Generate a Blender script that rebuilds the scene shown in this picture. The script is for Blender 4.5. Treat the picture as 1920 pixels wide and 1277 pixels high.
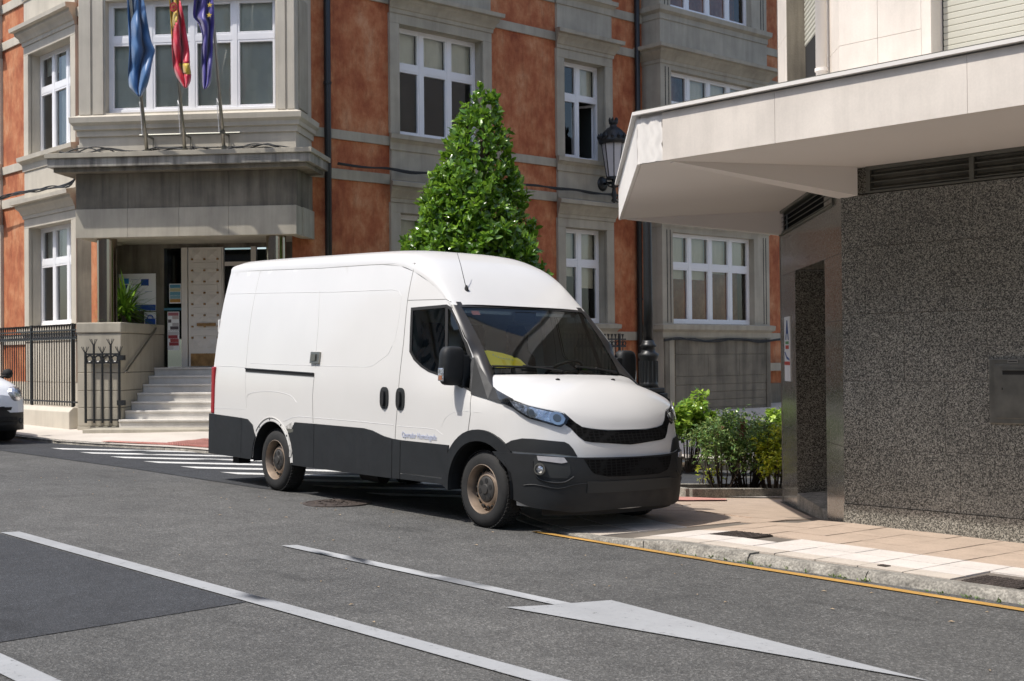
import bpy, math, random
import numpy as np
from mathutils import Vector, Matrix
from mathutils.geometry import delaunay_2d_cdt
random.seed(7)
for o in list(bpy.data.objects): bpy.data.objects.remove(o)
scn = bpy.context.scene
COL = scn.collection

# ------------------------------------------------------------------ camera
FPX, CX, CY = 2444.0, 960.0, 638.5          # focal length / centre in photo pixels
HY, HS = 669.0, -0.0088                      # horizon height and tilt
AZ = math.radians(42.3)
FWD = np.array([-math.cos(AZ), math.sin(AZ), 0.0]); RGT = np.array([math.sin(AZ), math.cos(AZ), 0.0])
ROLL = math.atan(HS)
def _unroll(px, py):
    dx, dy = px-CX, py-CY; c, s = math.cos(ROLL), math.sin(ROLL)
    return dx*c+dy*s, -dx*s+dy*c
PITCH = math.atan(_unroll(960, HY)[1]/FPX)
def ray(px, py):
    dx, dy = _unroll(px, py); c, s = math.cos(PITCH), math.sin(PITCH)
    v1, v2 = FPX, -dy
    return dx*RGT+(v1*c-v2*s)*FWD+np.array([0, 0, v1*s+v2*c])
def proj(p):
    p = np.asarray(p, float); a, b, z = p@RGT, p@FWD, p[2]; c, s = math.cos(PITCH), math.sin(PITCH)
    y = b*c+z*s; w = -b*s+z*c; dx = a/y*FPX; dy = -w/y*FPX; c, s = math.cos(ROLL), math.sin(ROLL)
    return np.array([CX+dx*c-dy*s, CY+dx*s+dy*c])
def onplane(px, py, n, d):
    r = ray(px, py); return r*(d/(r@np.asarray(n, float)))
cam = bpy.data.cameras.new('camera'); cam.sensor_width = 36; cam.lens = FPX/1920*36
cam.clip_start = .1; cam.clip_end = 500
camo = bpy.data.objects.new('camera', cam); COL.objects.link(camo); scn.camera = camo
cf = ray(CX, CY); cf /= np.linalg.norm(cf)
cr = ray(CX+1, CY)-ray(CX, CY); cr /= np.linalg.norm(cr); cu = np.cross(cr, cf)
camo.matrix_world = Matrix(((cr[0], cu[0], -cf[0], 0), (cr[1], cu[1], -cf[1], 0), (cr[2], cu[2], -cf[2], 0), (0, 0, 0, 1)))
cam.dof.use_dof = True; cam.dof.focus_distance = 12.0; cam.dof.aperture_fstop = 5.6

# ------------------------------------------------------------------ sky, sun, exposure
SUN = np.array([.17, .56, -1.0]); SUN /= np.linalg.norm(SUN)
world = bpy.data.worlds.new('World'); scn.world = world; world.use_nodes = True
nt = world.node_tree; nt.nodes.clear()
sky = nt.nodes.new('ShaderNodeTexSky'); sky.sky_type = 'NISHITA'; sky.sun_disc = False
sky.sun_elevation = math.asin(-SUN[2]); sky.sun_rotation = math.atan2(-SUN[0], -SUN[1])
sky.dust_density = 2.0; sky.ozone_density = 1.0
bg = nt.nodes.new('ShaderNodeBackground'); bg.inputs[1].default_value = .145
wo = nt.nodes.new('ShaderNodeOutputWorld')
nt.links.new(sky.outputs[0], bg.inputs[0]); nt.links.new(bg.outputs[0], wo.inputs[0])
sl = bpy.data.lights.new('sun', 'SUN'); sl.energy = 3.4; sl.angle = math.radians(.53); sl.color = (1, .95, .88)
so = bpy.data.objects.new('sun', sl); COL.objects.link(so)
so.rotation_euler = Vector(SUN).to_track_quat('-Z', 'Y').to_euler(); so.location = (-10, -20, 40)
scn.view_settings.view_transform = 'Standard'; scn.view_settings.look = 'None'
scn.view_settings.exposure = 0.52; scn.view_settings.gamma = 1.0

# ------------------------------------------------------------------ materials
def _nodes(name):
    m = bpy.data.materials.new(name); m.use_nodes = True
    return m, m.node_tree, m.node_tree.nodes['Principled BSDF']
def ramp(nt, fac, stops):
    r = nt.nodes.new('ShaderNodeValToRGB'); e = r.color_ramp.elements
    while len(e) < len(stops): e.new(.5)
    for i, (p, c) in enumerate(stops):
        e[i].position = p; e[i].color = (c[0], c[1], c[2], 1) if not isinstance(c, (int, float)) else (c, c, c, 1)
    nt.links.new(fac, r.inputs[0]); return r.outputs[0]
def noise(nt, scale, detail=4, rough=.55, stretch=(1, 1, 1), kind='pos'):
    if kind == 'pos': c = nt.nodes.new('ShaderNodeNewGeometry').outputs['Position']
    else: c = nt.nodes.new('ShaderNodeTexCoord').outputs['Object']
    mp = nt.nodes.new('ShaderNodeMapping'); mp.inputs['Scale'].default_value = stretch
    nt.links.new(c, mp.inputs[0])
    n = nt.nodes.new('ShaderNodeTexNoise'); n.inputs['Scale'].default_value = scale
    n.inputs['Detail'].default_value = detail; n.inputs['Roughness'].default_value = rough
    nt.links.new(mp.outputs[0], n.inputs[0]); return n.outputs['Fac']
def mixc(nt, a, b, fac, mode='MIX'):
    m = nt.nodes.new('ShaderNodeMix'); m.data_type = 'RGBA'; m.blend_type = mode
    for s, v in ((m.inputs[6], a), (m.inputs[7], b)):
        if isinstance(v, (tuple, list)): s.default_value = (*v, 1)
        else: nt.links.new(v, s)
    if isinstance(fac, (int, float)): m.inputs[0].default_value = fac
    else: nt.links.new(fac, m.inputs[0])
    return m.outputs[2]
def bump(nt, bsdf, h, strength=.3, dist=.01):
    b = nt.nodes.new('ShaderNodeBump'); b.inputs['Strength'].default_value = strength; b.inputs['Distance'].default_value = dist
    nt.links.new(h, b.inputs['Height']); nt.links.new(b.outputs[0], bsdf.inputs['Normal'])
def M(name, col, rough=.6, metal=0, var=.12, vs=2.5, bs=0, bstr=.2, spec=.5, coat=0, streak=0, fleck=0, rvar=0):
    m, nt, p = _nodes(name)
    c = mixc(nt, tuple(max(0, x*(1-var)) for x in col), tuple(min(1, x*(1+var)) for x in col), ramp(nt, noise(nt, vs), [(.3, 0), (.7, 1)])) if var else None
    if streak:
        s = ramp(nt, noise(nt, 1.0, 6, .65, (5, 5, .45)), [(.42, 1.0), (.72, 1-streak)])
        c = mixc(nt, c, s, 1.0, 'MULTIPLY')
    if fleck:
        s = ramp(nt, noise(nt, 60, 2, .6), [(.35, 1-fleck), (.65, 1+0*fleck)])
        c = mixc(nt, c, s, 1.0, 'MULTIPLY')
    if c is None: p.inputs['Base Color'].default_value = (*col, 1)
    else: nt.links.new(c, p.inputs['Base Color'])
    p.inputs['Roughness'].default_value = rough; p.inputs['Metallic'].default_value = metal
    if rvar:
        rr = nt.nodes.new('ShaderNodeMapRange'); nt.links.new(noise(nt, 6, 5), rr.inputs[0])
        rr.inputs[1].default_value = .3; rr.inputs[2].default_value = .7
        rr.inputs[3].default_value = max(.02, rough-rvar); rr.inputs[4].default_value = min(1, rough+rvar)
        nt.links.new(rr.outputs[0], p.inputs['Roughness'])
    p.inputs['Specular IOR Level'].default_value = spec; p.inputs['Coat Weight'].default_value = coat
    p.inputs['Coat Roughness'].default_value = .04
    if bs: bump(nt, p, noise(nt, bs, 5), bstr)
    return m
MAT = {}
def asphalt(name, base, light):
    m, nt, p = _nodes(name)
    big = ramp(nt, noise(nt, .55, 5, .6), [(.35, base), (.7, light)])
    wear = ramp(nt, noise(nt, 3.2, 6, .65), [(.36, .78), (.6, 1.0)])
    vor = nt.nodes.new('ShaderNodeTexVoronoi'); vor.inputs['Scale'].default_value = 95
    nt.links.new(nt.nodes.new('ShaderNodeNewGeometry').outputs['Position'], vor.inputs[0])
    sp = nt.nodes.new('ShaderNodeSeparateColor'); nt.links.new(vor.outputs['Color'], sp.inputs[0])
    st = ramp(nt, sp.outputs[0], [(.0, .55), (.45, .92), (.8, 1.08), (.97, 1.9)])
    smear = ramp(nt, noise(nt, 1.0, 5, .6, (.9, 3.4, 1)), [(.60, 1.0), (.70, .74)])
    c = mixc(nt, mixc(nt, mixc(nt, big, wear, 1, 'MULTIPLY'), st, 1, 'MULTIPLY'), smear, 1, 'MULTIPLY')
    nt.links.new(c, p.inputs['Base Color']); p.inputs['Roughness'].default_value = .85
    bump(nt, p, vor.outputs['Distance'], .55, .012)
    return m
MAT['asphalt'] = asphalt('asphalt_grey', (.080, .079, .075), (.106, .104, .098))
MAT['asphalt_dark'] = asphalt('asphalt_dark', (.032, .034, .038), (.042, .045, .050))
def paint(name, col):
    m, nt, p = _nodes(name)
    n = ramp(nt, noise(nt, 22, 8, .75), [(.33, (.09, .09, .09)), (.40, col), (.7, tuple(x*1.08 for x in col))])
    b = ramp(nt, noise(nt, 3, 4), [(.3, .86), (.7, 1.0)])
    nt.links.new(mixc(nt, n, b, 1, 'MULTIPLY'), p.inputs['Base Color']); p.inputs['Roughness'].default_value = .7
    bump(nt, p, noise(nt, 90, 3), .3, .004)
    return m
MAT['mark'] = paint('road_paint_white', (.31, .318, .325)); MAT['zebra'] = paint('zebra_paint', (.60, .60, .58)); MAT['yellow_paint'] = paint('road_paint_yellow', (.44, .25, .06))
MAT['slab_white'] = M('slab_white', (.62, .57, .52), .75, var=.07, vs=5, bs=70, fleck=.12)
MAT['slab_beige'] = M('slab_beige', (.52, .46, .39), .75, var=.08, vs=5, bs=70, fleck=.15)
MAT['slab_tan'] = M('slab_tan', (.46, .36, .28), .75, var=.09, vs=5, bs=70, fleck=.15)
MAT['joint'] = M('joint_mortar', (.14, .12, .10), .9, var=.3)
MAT['pave_left'] = M('pavement_pale', (.54, .49, .43), .8, var=.1, vs=1.3, bs=50, fleck=.1)
MAT['kerb'] = M('kerb_granite', (.31, .29, .25), .9, var=.4, vs=7, bs=22, bstr=1.0, fleck=.5)
MAT['tactile'] = M('tactile_red', (.50, .24, .20), .8, var=.15, vs=4)
MAT['soil'] = M('soil', (.05, .035, .022), .95, var=.5, vs=14, bs=30, bstr=1)
MAT['iron'] = M('cast_iron_black', (.014, .016, .018), .42, var=.2, vs=20)
MAT['cover'] = M('manhole_iron', (.075, .06, .052), .6, metal=.3, var=.35, vs=16, bs=40, bstr=.5)
MAT['slate'] = M('stone_grey', (.40, .365, .295), .85, var=.14, vs=1.6, bs=55, bstr=.25, streak=.2)
MAT['slate_pale'] = M('stone_pale', (.50, .46, .385), .85, var=.10, vs=1.6, bs=55, bstr=.2, streak=.12)
MAT['stone_dark'] = M('stone_weathered', (.19, .168, .13), .88, var=.28, vs=1.8, bs=45, bstr=.35, streak=.55)
MAT['stone_canopy'] = M('stone_canopy', (.34, .32, .28), .85, var=.2, vs=2.5, bs=45, streak=.75)
def stucco(name):
    m, nt, p = _nodes(name)
    a = ramp(nt, noise(nt, 1.5, 9, .72, (1, 1, .8)), [(.34, (.28, .07, .028)), (.46, (.40, .125, .052)), (.54, (.48, .185, .082)), (.66, (.58, .29, .155))])
    d = ramp(nt, noise(nt, 5, 6, .7, (2.2, 2.2, .5)), [(.30, .74), (.52, 1.0)])
    nt.links.new(mixc(nt, a, d, 1, 'MULTIPLY'), p.inputs['Base Color']); p.inputs['Roughness'].default_value = .9
    bump(nt, p, noise(nt, 38, 6), .3, .008)
    return m
MAT['stucco'] = stucco('red_stucco')
def granite(name):
    m, nt, p = _nodes(name)
    vor = nt.nodes.new('ShaderNodeTexVoronoi'); vor.inputs['Scale'].default_value = 130
    nt.links.new(nt.nodes.new('ShaderNodeNewGeometry').outputs['Position'], vor.inputs[0])
    sp = nt.nodes.new('ShaderNodeSeparateColor'); nt.links.new(vor.outputs['Color'], sp.inputs[0])
    c = ramp(nt, sp.outputs[0], [(0, (.035, .035, .031)), (.3, (.08, .078, .069)), (.55, (.18, .172, .148)), (.8, (.28, .265, .225)), (1, (.40, .385, .335))])
    b = ramp(nt, noise(nt, 1.1, 3), [(.3, .82), (.7, 1.1)])
    nt.links.new(mixc(nt, c, b, 1, 'MULTIPLY'), p.inputs['Base Color'])
    p.inputs['Roughness'].default_value = .16; p.inputs['Specular IOR Level'].default_value = .5
    return m
MAT['granite'] = granite('polished_granite')
MAT['marble'] = M('cream_marble', (.70, .64, .57), .5, var=.09, vs=2.2, streak=.12, fleck=.04)
MAT['plaster'] = M('white_plaster', (.72, .69, .65), .8, var=.03, vs=1)
MAT['soffit'] = M('soffit_paint', (.70, .66, .62), .8, var=.03, vs=.8)
MAT['white_frame'] = M('white_frame', (.80, .80, .82), .35, var=.03)
MAT['grey_metal'] = M('dark_grey_metal', (.14, .14, .12), .45, metal=.4, var=.1)
MAT['shutter'] = M('shutter_slat', (.50, .49, .42), .5, var=.04)
MAT['steel'] = M('brushed_steel', (.30, .29, .26), .33, metal=.9, var=.15, vs=6)
MAT['mail_steel'] = M('mailbox_steel', (.17, .165, .145), .38, metal=.75, var=.25, vs=7, rvar=.1)
MAT['bronze'] = M('bronzed_column', (.30, .26, .21), .14, metal=1, var=.05); MAT['chrome'] = M('bright_steel', (.6, .58, .54), .12, metal=1, var=.03)
MAT['black'] = M('matt_black', (.01, .01, .01), .8, var=0)
MAT['cable'] = M('cable_black', (.016, .017, .018), .6, var=0)
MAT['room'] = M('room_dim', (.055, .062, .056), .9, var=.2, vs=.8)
MAT['blind'] = M('blind_cloth', (.86, .85, .75), .9, var=.05)
MAT['door_white'] = M('door_cream_wood', (.62, .58, .52), .6, var=.06)
MAT['brass'] = M('brass', (.32, .19, .08), .4, metal=.6, var=.35, vs=9)
MAT['step'] = M('marble_step', (.62, .59, .54), .6, var=.2, vs=2.2, fleck=.1)
MAT['paper'] = M('sign_white', (.78, .78, .78), .5, var=.02)
def flat(name, col, rough=.6): 
    if name not in MAT: MAT[name] = M(name, col, rough, var=0)
    return MAT[name]
def glass(name, tint=(.86, .92, .89), refl=1.0, rough=.0):
    m = bpy.data.materials.new(name); m.use_nodes = True; nt = m.node_tree; nt.nodes.clear()
    tr = nt.nodes.new('ShaderNodeBsdfTransparent'); tr.inputs[0].default_value = (*tint, 1)
    gl = nt.nodes.new('ShaderNodeBsdfGlossy'); gl.inputs['Roughness'].default_value = rough
    fr = nt.nodes.new('ShaderNodeFresnel'); fr.inputs[0].default_value = 1.55
    mu = nt.nodes.new('ShaderNodeMath'); mu.operation = 'MULTIPLY'; mu.inputs[1].default_value = 1.6*refl; mu.use_clamp = True
    mx = nt.nodes.new('ShaderNodeMixShader'); ou = nt.nodes.new('ShaderNodeOutputMaterial')
    nt.links.new(fr.outputs[0], mu.inputs[0]); nt.links.new(mu.outputs[0], mx.inputs[0])
    nt.links.new(tr.outputs[0], mx.inputs[1]); nt.links.new(gl.outputs[0], mx.inputs[2]); nt.links.new(mx.outputs[0], ou.inputs[0])
    return m
MAT['glass'] = glass('window_glass', (.93, .96, .94)); MAT['door_glass'] = glass('door_glass', (.45, .5, .5), .35); MAT['car_glass'] = glass('car_glass', (.84, .92, .88), .55); MAT['clear'] = glass('clear_glass', (.9, .93, .95), .8)

# ------------------------------------------------------------------ mesh helpers
WORLD = (np.zeros(3), np.array([1., 0, 0]), np.array([0., 1, 0]))
def tag(o, label=None, cat=None, group=None, kind=None):
    if label: o['label'] = label
    if cat: o['category'] = cat
    if group: o['group'] = group
    if kind: o['kind'] = kind
    return o
def empty(name, loc=(0, 0, 0), label=None, cat=None, group=None, kind=None):
    o = bpy.data.objects.new(name, None); COL.objects.link(o); o.location = loc; o.empty_display_size = .2
    return tag(o, label, cat, group, kind)
def parent(o, p):
    o.parent = p
    if p is not None: o.matrix_parent_inverse = WM[p.name].inverted() if p.name in WM else Matrix()
WM = {}
def root(name, loc, label, cat, group=None, kind=None):
    o = empty(name, loc, label, cat, group, kind); WM[o.name] = Matrix.Translation(loc); return o
class MB:
    def __init__(s): s.v = []; s.f = []
    def add(s, vs, fs):
        b = len(s.v); s.v += [tuple(map(float, p)) for p in vs]; s.f += [tuple(b+i for i in f) for f in fs]; return s
    def box(s, u0, u1, n0, n1, z0, z1, fr=WORLD):
        O, U, N = fr; P = []
        for z in (z0, z1):
            for (a, b) in ((u0, n0), (u1, n0), (u1, n1), (u0, n1)): P.append(O+U*a+N*b+np.array([0, 0, z]))
        return s.add(P, [(0, 3, 2, 1), (4, 5, 6, 7), (0, 1, 5, 4), (1, 2, 6, 5), (2, 3, 7, 6), (3, 0, 4, 7)])
    def prism(s, prof, u0, u1, fr=WORLD, e0=None, e1=None):      # profile (n,z) swept along u; e0/e1 give per-point end shifts
        O, U, N = fr; k = len(prof); P = []
        for j, (u, e) in enumerate(((u0, e0), (u1, e1))):
            for i, (n, z) in enumerate(prof): P.append(O+U*(u+(e*n if e else 0))+N*n+np.array([0, 0, z]))
        F = [tuple(range(k))[::-1], tuple(range(k, 2*k))]+[(i, (i+1) % k, k+(i+1) % k, k+i) for i in range(k)]
        return s.add(P, F)
    def extr(s, poly, vec):
        k = len(poly); vec = np.asarray(vec, float); P = [np.asarray(p, float) for p in poly]; P += [p+vec for p in P]
        return s.add(P, [tuple(range(k)), tuple(range(k, 2*k))[::-1]]+[(i, k+i, k+(i+1) % k, (i+1) % k) for i in range(k)])
    def tube(s, pts, r, seg=8, cap=True):
        pts = [np.asarray(p, float) for p in pts]; n = len(pts); rr = r if isinstance(r, (list, tuple)) else [r]*n; V = []
        for i, p in enumerate(pts):
            t = pts[min(i+1, n-1)]-pts[max(i-1, 0)]; t = t/(np.linalg.norm(t)+1e-9)
            a = np.cross(t, [0, 0, 1.]) if abs(t[2]) < .9 else np.cross(t, [1., 0, 0]); a /= np.linalg.norm(a); b = np.cross(t, a)
            for k in range(seg): th = 2*math.pi*k/seg; V.append(p+rr[i]*(math.cos(th)*a+math.sin(th)*b))
        F = [(i*seg+k, i*seg+(k+1) % seg, (i+1)*seg+(k+1) % seg, (i+1)*seg+k) for i in range(n-1) for k in range(seg)]
        if cap: F += [tuple(range(seg))[::-1], tuple(range((n-1)*seg, n*seg))]
        return s.add(V, F)
    def lathe(s, prof, c, ax=(0, 0, 1), seg=24, cap=True):        # prof: (radius, offset along axis)
        c = np.asarray(c, float); ax = np.asarray(ax, float); ax /= np.linalg.norm(ax)
        a = np.cross(ax, [0, 0, 1.]) if abs(ax[2]) < .9 else np.array([1., 0, 0]); a /= np.linalg.norm(a); b = np.cross(ax, a); V = []
        for r, h in prof:
            for k in range(seg): th = 2*math.pi*k/seg; V.append(c+ax*h+r*(math.cos(th)*a+math.sin(th)*b))
        n = len(prof); F = [(i*seg+k, i*seg+(k+1) % seg, (i+1)*seg+(k+1) % seg, (i+1)*seg+k) for i in range(n-1) for k in range(seg)]
        if cap: F += [tuple(range(seg))[::-1], tuple(range((n-1)*seg, n*seg))]
        return s.add(V, F)
    def grid(s, P):                                               # P[i][j] points
        n, m = len(P), len(P[0]); return s.add([q for r in P for q in r], [(i*m+j, i*m+j+1, (i+1)*m+j+1, (i+1)*m+j) for i in range(n-1) for j in range(m-1)])
    def build(s, name, mat, par=None, smooth=False, bevel=0, label=None, kind=None, fix=True):
        me = bpy.data.meshes.new(name); me.from_pydata(s.v, [], s.f)
        if fix:
            import bmesh; bm = bmesh.new(); bm.from_mesh(me); bmesh.ops.recalc_face_normals(bm, faces=bm.faces); bm.to_mesh(me); bm.free()
        me.materials.append(MAT[mat] if isinstance(mat, str) else mat)
        if smooth: me.polygons.foreach_set('use_smooth', [True]*len(me.polygons))
        o = bpy.data.objects.new(name, me); COL.objects.link(o)
        if par is not None: parent(o, par)
        if bevel:
            b = o.modifiers.new('bevel', 'BEVEL'); b.width = bevel; b.segments = 2; b.limit_method = 'ANGLE'
        if label: o['label'] = label
        if kind: o['kind'] = kind
        return o
def auto_smooth(o, deg=35):
    me = o.data; me.polygons.foreach_set('use_smooth', [True]*len(me.polygons))
    try: me.set_sharp_from_angle(angle=math.radians(deg))
    except Exception: pass
    return o
def pip(p, poly):
    x, y = p; r = False; j = len(poly)-1
    for i in range(len(poly)):
        xi, yi = poly[i]; xj, yj = poly[j]
        if (yi > y) != (yj > y) and x < (xj-xi)*(y-yi)/(yj-yi)+xi: r = not r
        j = i
    return r
def resample(poly, step, closed=True):
    out = []; n = len(poly)
    for i in range(n if closed else n-1):
        a = np.array(poly[i], float); b = np.array(poly[(i+1) % n], float); k = max(1, int(math.ceil(np.linalg.norm(b-a)/step)))
        for j in range(k): out.append(tuple(a+(b-a)*j/k))
    if not closed: out.append(tuple(poly[-1]))
    return out
def smoothpoly(pts, n=6, closed=False):                         # Catmull-Rom
    P = [np.array(p, float) for p in pts]; out = []; N = len(P)
    for i in range(N if closed else N-1):
        p0 = P[(i-1) % N] if closed or i > 0 else P[0]; p1 = P[i]; p2 = P[(i+1) % N]; p3 = P[(i+2) % N] if closed or i+2 < N else P[-1]
        for k in range(n):
            t = k/n; out.append(tuple(.5*((2*p1)+(-p0+p2)*t+(2*p0-5*p1+4*p2-p3)*t*t+(-p0+3*p1-3*p2+p3)*t**3)))
    if not closed: out.append(tuple(P[-1]))
    return out
def cdt_patch(outer, holes, step, gridpts=None):
    polys = [resample(outer, step)]+[resample(h, step) for h in holes]
    V = []; E = []
    for pl in polys:
        b = len(V); V += pl; E += [(b+i, b+(i+1) % len(pl)) for i in range(len(pl))]
    if gridpts is None:
        xs = [p[0] for p in outer]; ys = [p[1] for p in outer]; gridpts = []
        for i in range(int((max(xs)-min(xs))/step)+1):
            for j in range(int((max(ys)-min(ys))/step)+1): gridpts.append((min(xs)+(i+.5)*step, min(ys)+(j+.5)*step))
    allb = V[:]; arr = np.array(allb)
    for g in gridpts:
        if pip(g, outer) and not any(pip(g, h) for h in holes) and np.min((arr[:, 0]-g[0])**2+(arr[:, 1]-g[1])**2) > (.45*step)**2: V.append(g)
    r = delaunay_2d_cdt([Vector(p) for p in V], E, [], 0, 1e-6)
    VV = [tuple(p) for p in r[0]]; T = []
    for f in r[2]:
        c = (sum(VV[i][0] for i in f)/len(f), sum(VV[i][1] for i in f)/len(f))
        if pip(c, outer) and not any(pip(c, h) for h in holes): T.append(tuple(f))
    return VV, T
def surf(fn, a, b, off=0.0):
    p = np.asarray(fn(a, b), float)
    if off == 0: return p
    e = 1e-3; du = np.asarray(fn(a+e, b))-np.asarray(fn(a-e, b)); dv = np.asarray(fn(a, b+e))-np.asarray(fn(a, b-e)); n = np.cross(du, dv)
    return p+off*n/(np.linalg.norm(n)+1e-12)
def patch(fn, outer, holes=(), step=.05, off=0.0, th=0.0, gridpts=None, mirror=False, smax=1e9):
    VV, T = cdt_patch(list(outer), [list(h) for h in holes], step, gridpts)
    mb = MB(); P = [surf(fn, a, b, off) for a, b in VV]; F = list(T)
    if th:
        cnt = {}
        for f in T:
            for i in range(len(f)):
                e = (f[i], f[(i+1) % len(f)]); cnt[tuple(sorted(e))] = cnt.get(tuple(sorted(e)), 0)+1
        mp = {}
        for f in T:
            for i in range(len(f)):
                a, b = f[i], f[(i+1) % len(f)]
                if cnt[tuple(sorted((a, b)))] == 1 and not (VV[a][0] > smax-1e-3 and VV[b][0] > smax-1e-3):
                    for q in (a, b):
                        if q not in mp: mp[q] = len(P); P.append(surf(fn, *VV[q], off-th))
                    F.append((b, a, mp[a], mp[b]))
    mb.add(P, F)
    if mirror: mb.mir = MB().add([(p[0], -p[1], p[2]) for p in P], [tuple(reversed(f)) for f in F])
    return mb
def text_mesh(name, txt, size, mat, mtx, par=None, ext=.001):
    cu = bpy.data.curves.new(name, 'FONT'); cu.body = txt; cu.size = size; cu.extrude = ext; cu.resolution_u = 3
    t = bpy.data.objects.new(name+'_tmp', cu); COL.objects.link(t)
    me = bpy.data.meshes.new_from_object(t); bpy.data.objects.remove(t); me.transform(mtx)
    me.materials.clear(); me.materials.append(MAT[mat] if isinstance(mat, str) else mat)
    o = bpy.data.objects.new(name, me); COL.objects.link(o)
    if par is not None: parent(o, par)
    return o
def frame_mtx(o, ux, uy):
    o, ux, uy = (np.asarray(a, float) for a in (o, ux, uy)); n = np.cross(ux, uy)
    return Matrix(((ux[0], uy[0], n[0], o[0]), (ux[1], uy[1], n[1], o[1]), (ux[2], uy[2], n[2], o[2]), (0, 0, 0, 1)))
def sstep(a, b, x): t = min(1, max(0, (x-a)/(b-a))); return t*t*(3-2*t)
def tab(xs, ys):
    xs = np.array(xs, float); ys = np.array(ys, float); d = np.diff(ys)/np.diff(xs); m = np.zeros(len(xs)); m[0] = d[0]; m[-1] = d[-1]
    for i in range(1, len(xs)-1): m[i] = 0 if d[i-1]*d[i] <= 0 else 2*d[i-1]*d[i]/(d[i-1]+d[i])
    def f(x):
        if x <= xs[0]: return float(ys[0]+m[0]*(x-xs[0]))
        if x >= xs[-1]: return float(ys[-1]+m[-1]*(x-xs[-1]))
        i = int(np.searchsorted(xs, x))-1; h = xs[i+1]-xs[i]; t = (x-xs[i])/h
        return float((1+2*t)*(1-t)**2*ys[i]+t*(1-t)**2*h*m[i]+t*t*(3-2*t)*ys[i+1]+t*t*(t-1)*h*m[i+1])
    return f
# ------------------------------------------------------------------ ground
def g(x, y):
    z = -1.6-.0125*x-.02*min(max(0, y-7.6), 3.0)
    return z-.062*min(max(0, y-10.0), 16)*sstep(-20.3, -17.5, x)
def gp(px, py, dz=0):
    z = -1.5
    for _ in range(12): p = onplane(px, py, (0, 0, 1), z+dz); z = g(p[0], p[1])
    return np.array([p[0], p[1], z+dz])
def axis(a, b, fine0, fine1, cs, fs):
    r = []; x = a
    while x < b: r.append(x); x += fs if fine0 <= x < fine1 else cs
    return r+[b]
road = MB(); XS = axis(-90, 60, -26, 4, 4, .5); YS = axis(-30, 90, 0, 30, 4, .5)
road.grid([[(x, y, g(x, y)) for y in YS] for x in XS])
road = road.build('road', 'asphalt', smooth=True, kind='structure')
def sheet(name, poly, mat, par, dz, step=.5, kind=None):
    VV, T = cdt_patch(poly, [], step)
    mb = MB(); mb.add([(a, b, g(a, b)+dz) for a, b in VV], T); return mb.build(name, mat, par, smooth=True, kind=kind)
# darker asphalt of the crossing / old patch
sheet('asphalt_patch', [(-18, 4.22), (-7.12, 4.22), (-7.08, 3.4), (-7.05, 2.60), (-18, 2.60)], 'asphalt_dark', road, .004)
sheet('asphalt_patch', [(-30, 7.35), (-19.8, 7.55), (-15.6, 7.72), (-12.7, 7.70), (-10.9, 7.95), (-10.9, 16), (-15.0, 16), (-15.0, 10.3), (-30, 10.3)], 'asphalt_dark', road, .004)
def stripe(name, poly, mat, dz=.008, step=.3): return sheet(name, poly, mat, road, dz, step)
stripe('lane_line', [(-11.14, 4.24), (-11.08, 4.38), (-1.5, 4.36), (-1.5, 4.22)], 'mark')
stripe('lane_line', [(-15, 2.42), (-15, 2.58), (-2, 2.58), (-2, 2.42)], 'mark')
stripe('lane_line', [(-8.91, 5.61), (-8.85, 5.72), (-5.72, 5.68), (-5.74, 5.57)], 'mark')
stripe('direction_arrow', [(-5.90, 5.30), (-5.75, 5.571), (-5.72, 5.681), (-5.62, 5.93), (-3.25, 5.62)], 'mark')
stripe('yellow_line', [(-8.13, 7.60), (-8.13, 7.67), (-6, 7.60), (-2, 7.57), (4, 7.57), (4, 7.49), (-2, 7.49), (-6, 7.525)], 'yellow_paint')
cdir = np.array([.748, .664])
for i in range(9):
    x0 = -19.9+i*1.04; a = np.array([x0, 8.36]); b = a+np.array([.40, .03]); L = 3.2
    e = cdir*L; stripe('crosswalk_stripe', [tuple(a), tuple(b), tuple(b+e), tuple(a+e)], 'zebra')

# kerb lines
def dzR(x): return .012+.055*sstep(-7.6, -6.6, x)             # dropped kerb at the corner
kR = [(20, 7.74), (4, 7.74), (0, 7.74), (-2, 7.74), (-4, 7.73), (-5.5, 7.70), (-6.6, 7.68), (-7.3, 7.69), (-8.0, 7.78), (-8.9, 8.1), (-9.8, 8.68), (-10.5, 9.45), (-10.85, 10.4), (-10.95, 11.5), (-10.95, 30)]
kRs = smoothpoly(kR, 4)
pr = root('pavement_right', (0, 0, 0), None, None, kind='structure')
def ribbon(name, line, w, h, mat, par, drop=None, base=-.08):
    mb = MB(); n = len(line); P = []
    for i, p in enumerate(line):
        a = np.array(line[max(0, i-1)]); b = np.array(line[min(n-1, i+1)]); t = (b-a)/(np.linalg.norm(b-a)+1e-9); nn = np.array([t[1], -t[0]])
        hh = h(p[0]) if callable(h) else h; p = np.array(p); q = p+nn*w; r = .03 if hh > .06 else .006
        P.append([(p[0], p[1], g(*p)+base), (p[0]+nn[0]*.012, p[1]+nn[1]*.012, g(*p)+hh-r), (p[0]+nn[0]*(.012+r), p[1]+nn[1]*(.012+r), g(*p)+hh), (q[0], q[1], g(*q)+hh), (q[0], q[1], g(*q)+base)])
    mb.grid(P); k = len(P[0]); mb.f.append(tuple(range(k))); mb.f.append(tuple(range((n-1)*k, n*k))[::-1])
    return auto_smooth(mb.build(name, mat, par), 40)
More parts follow.
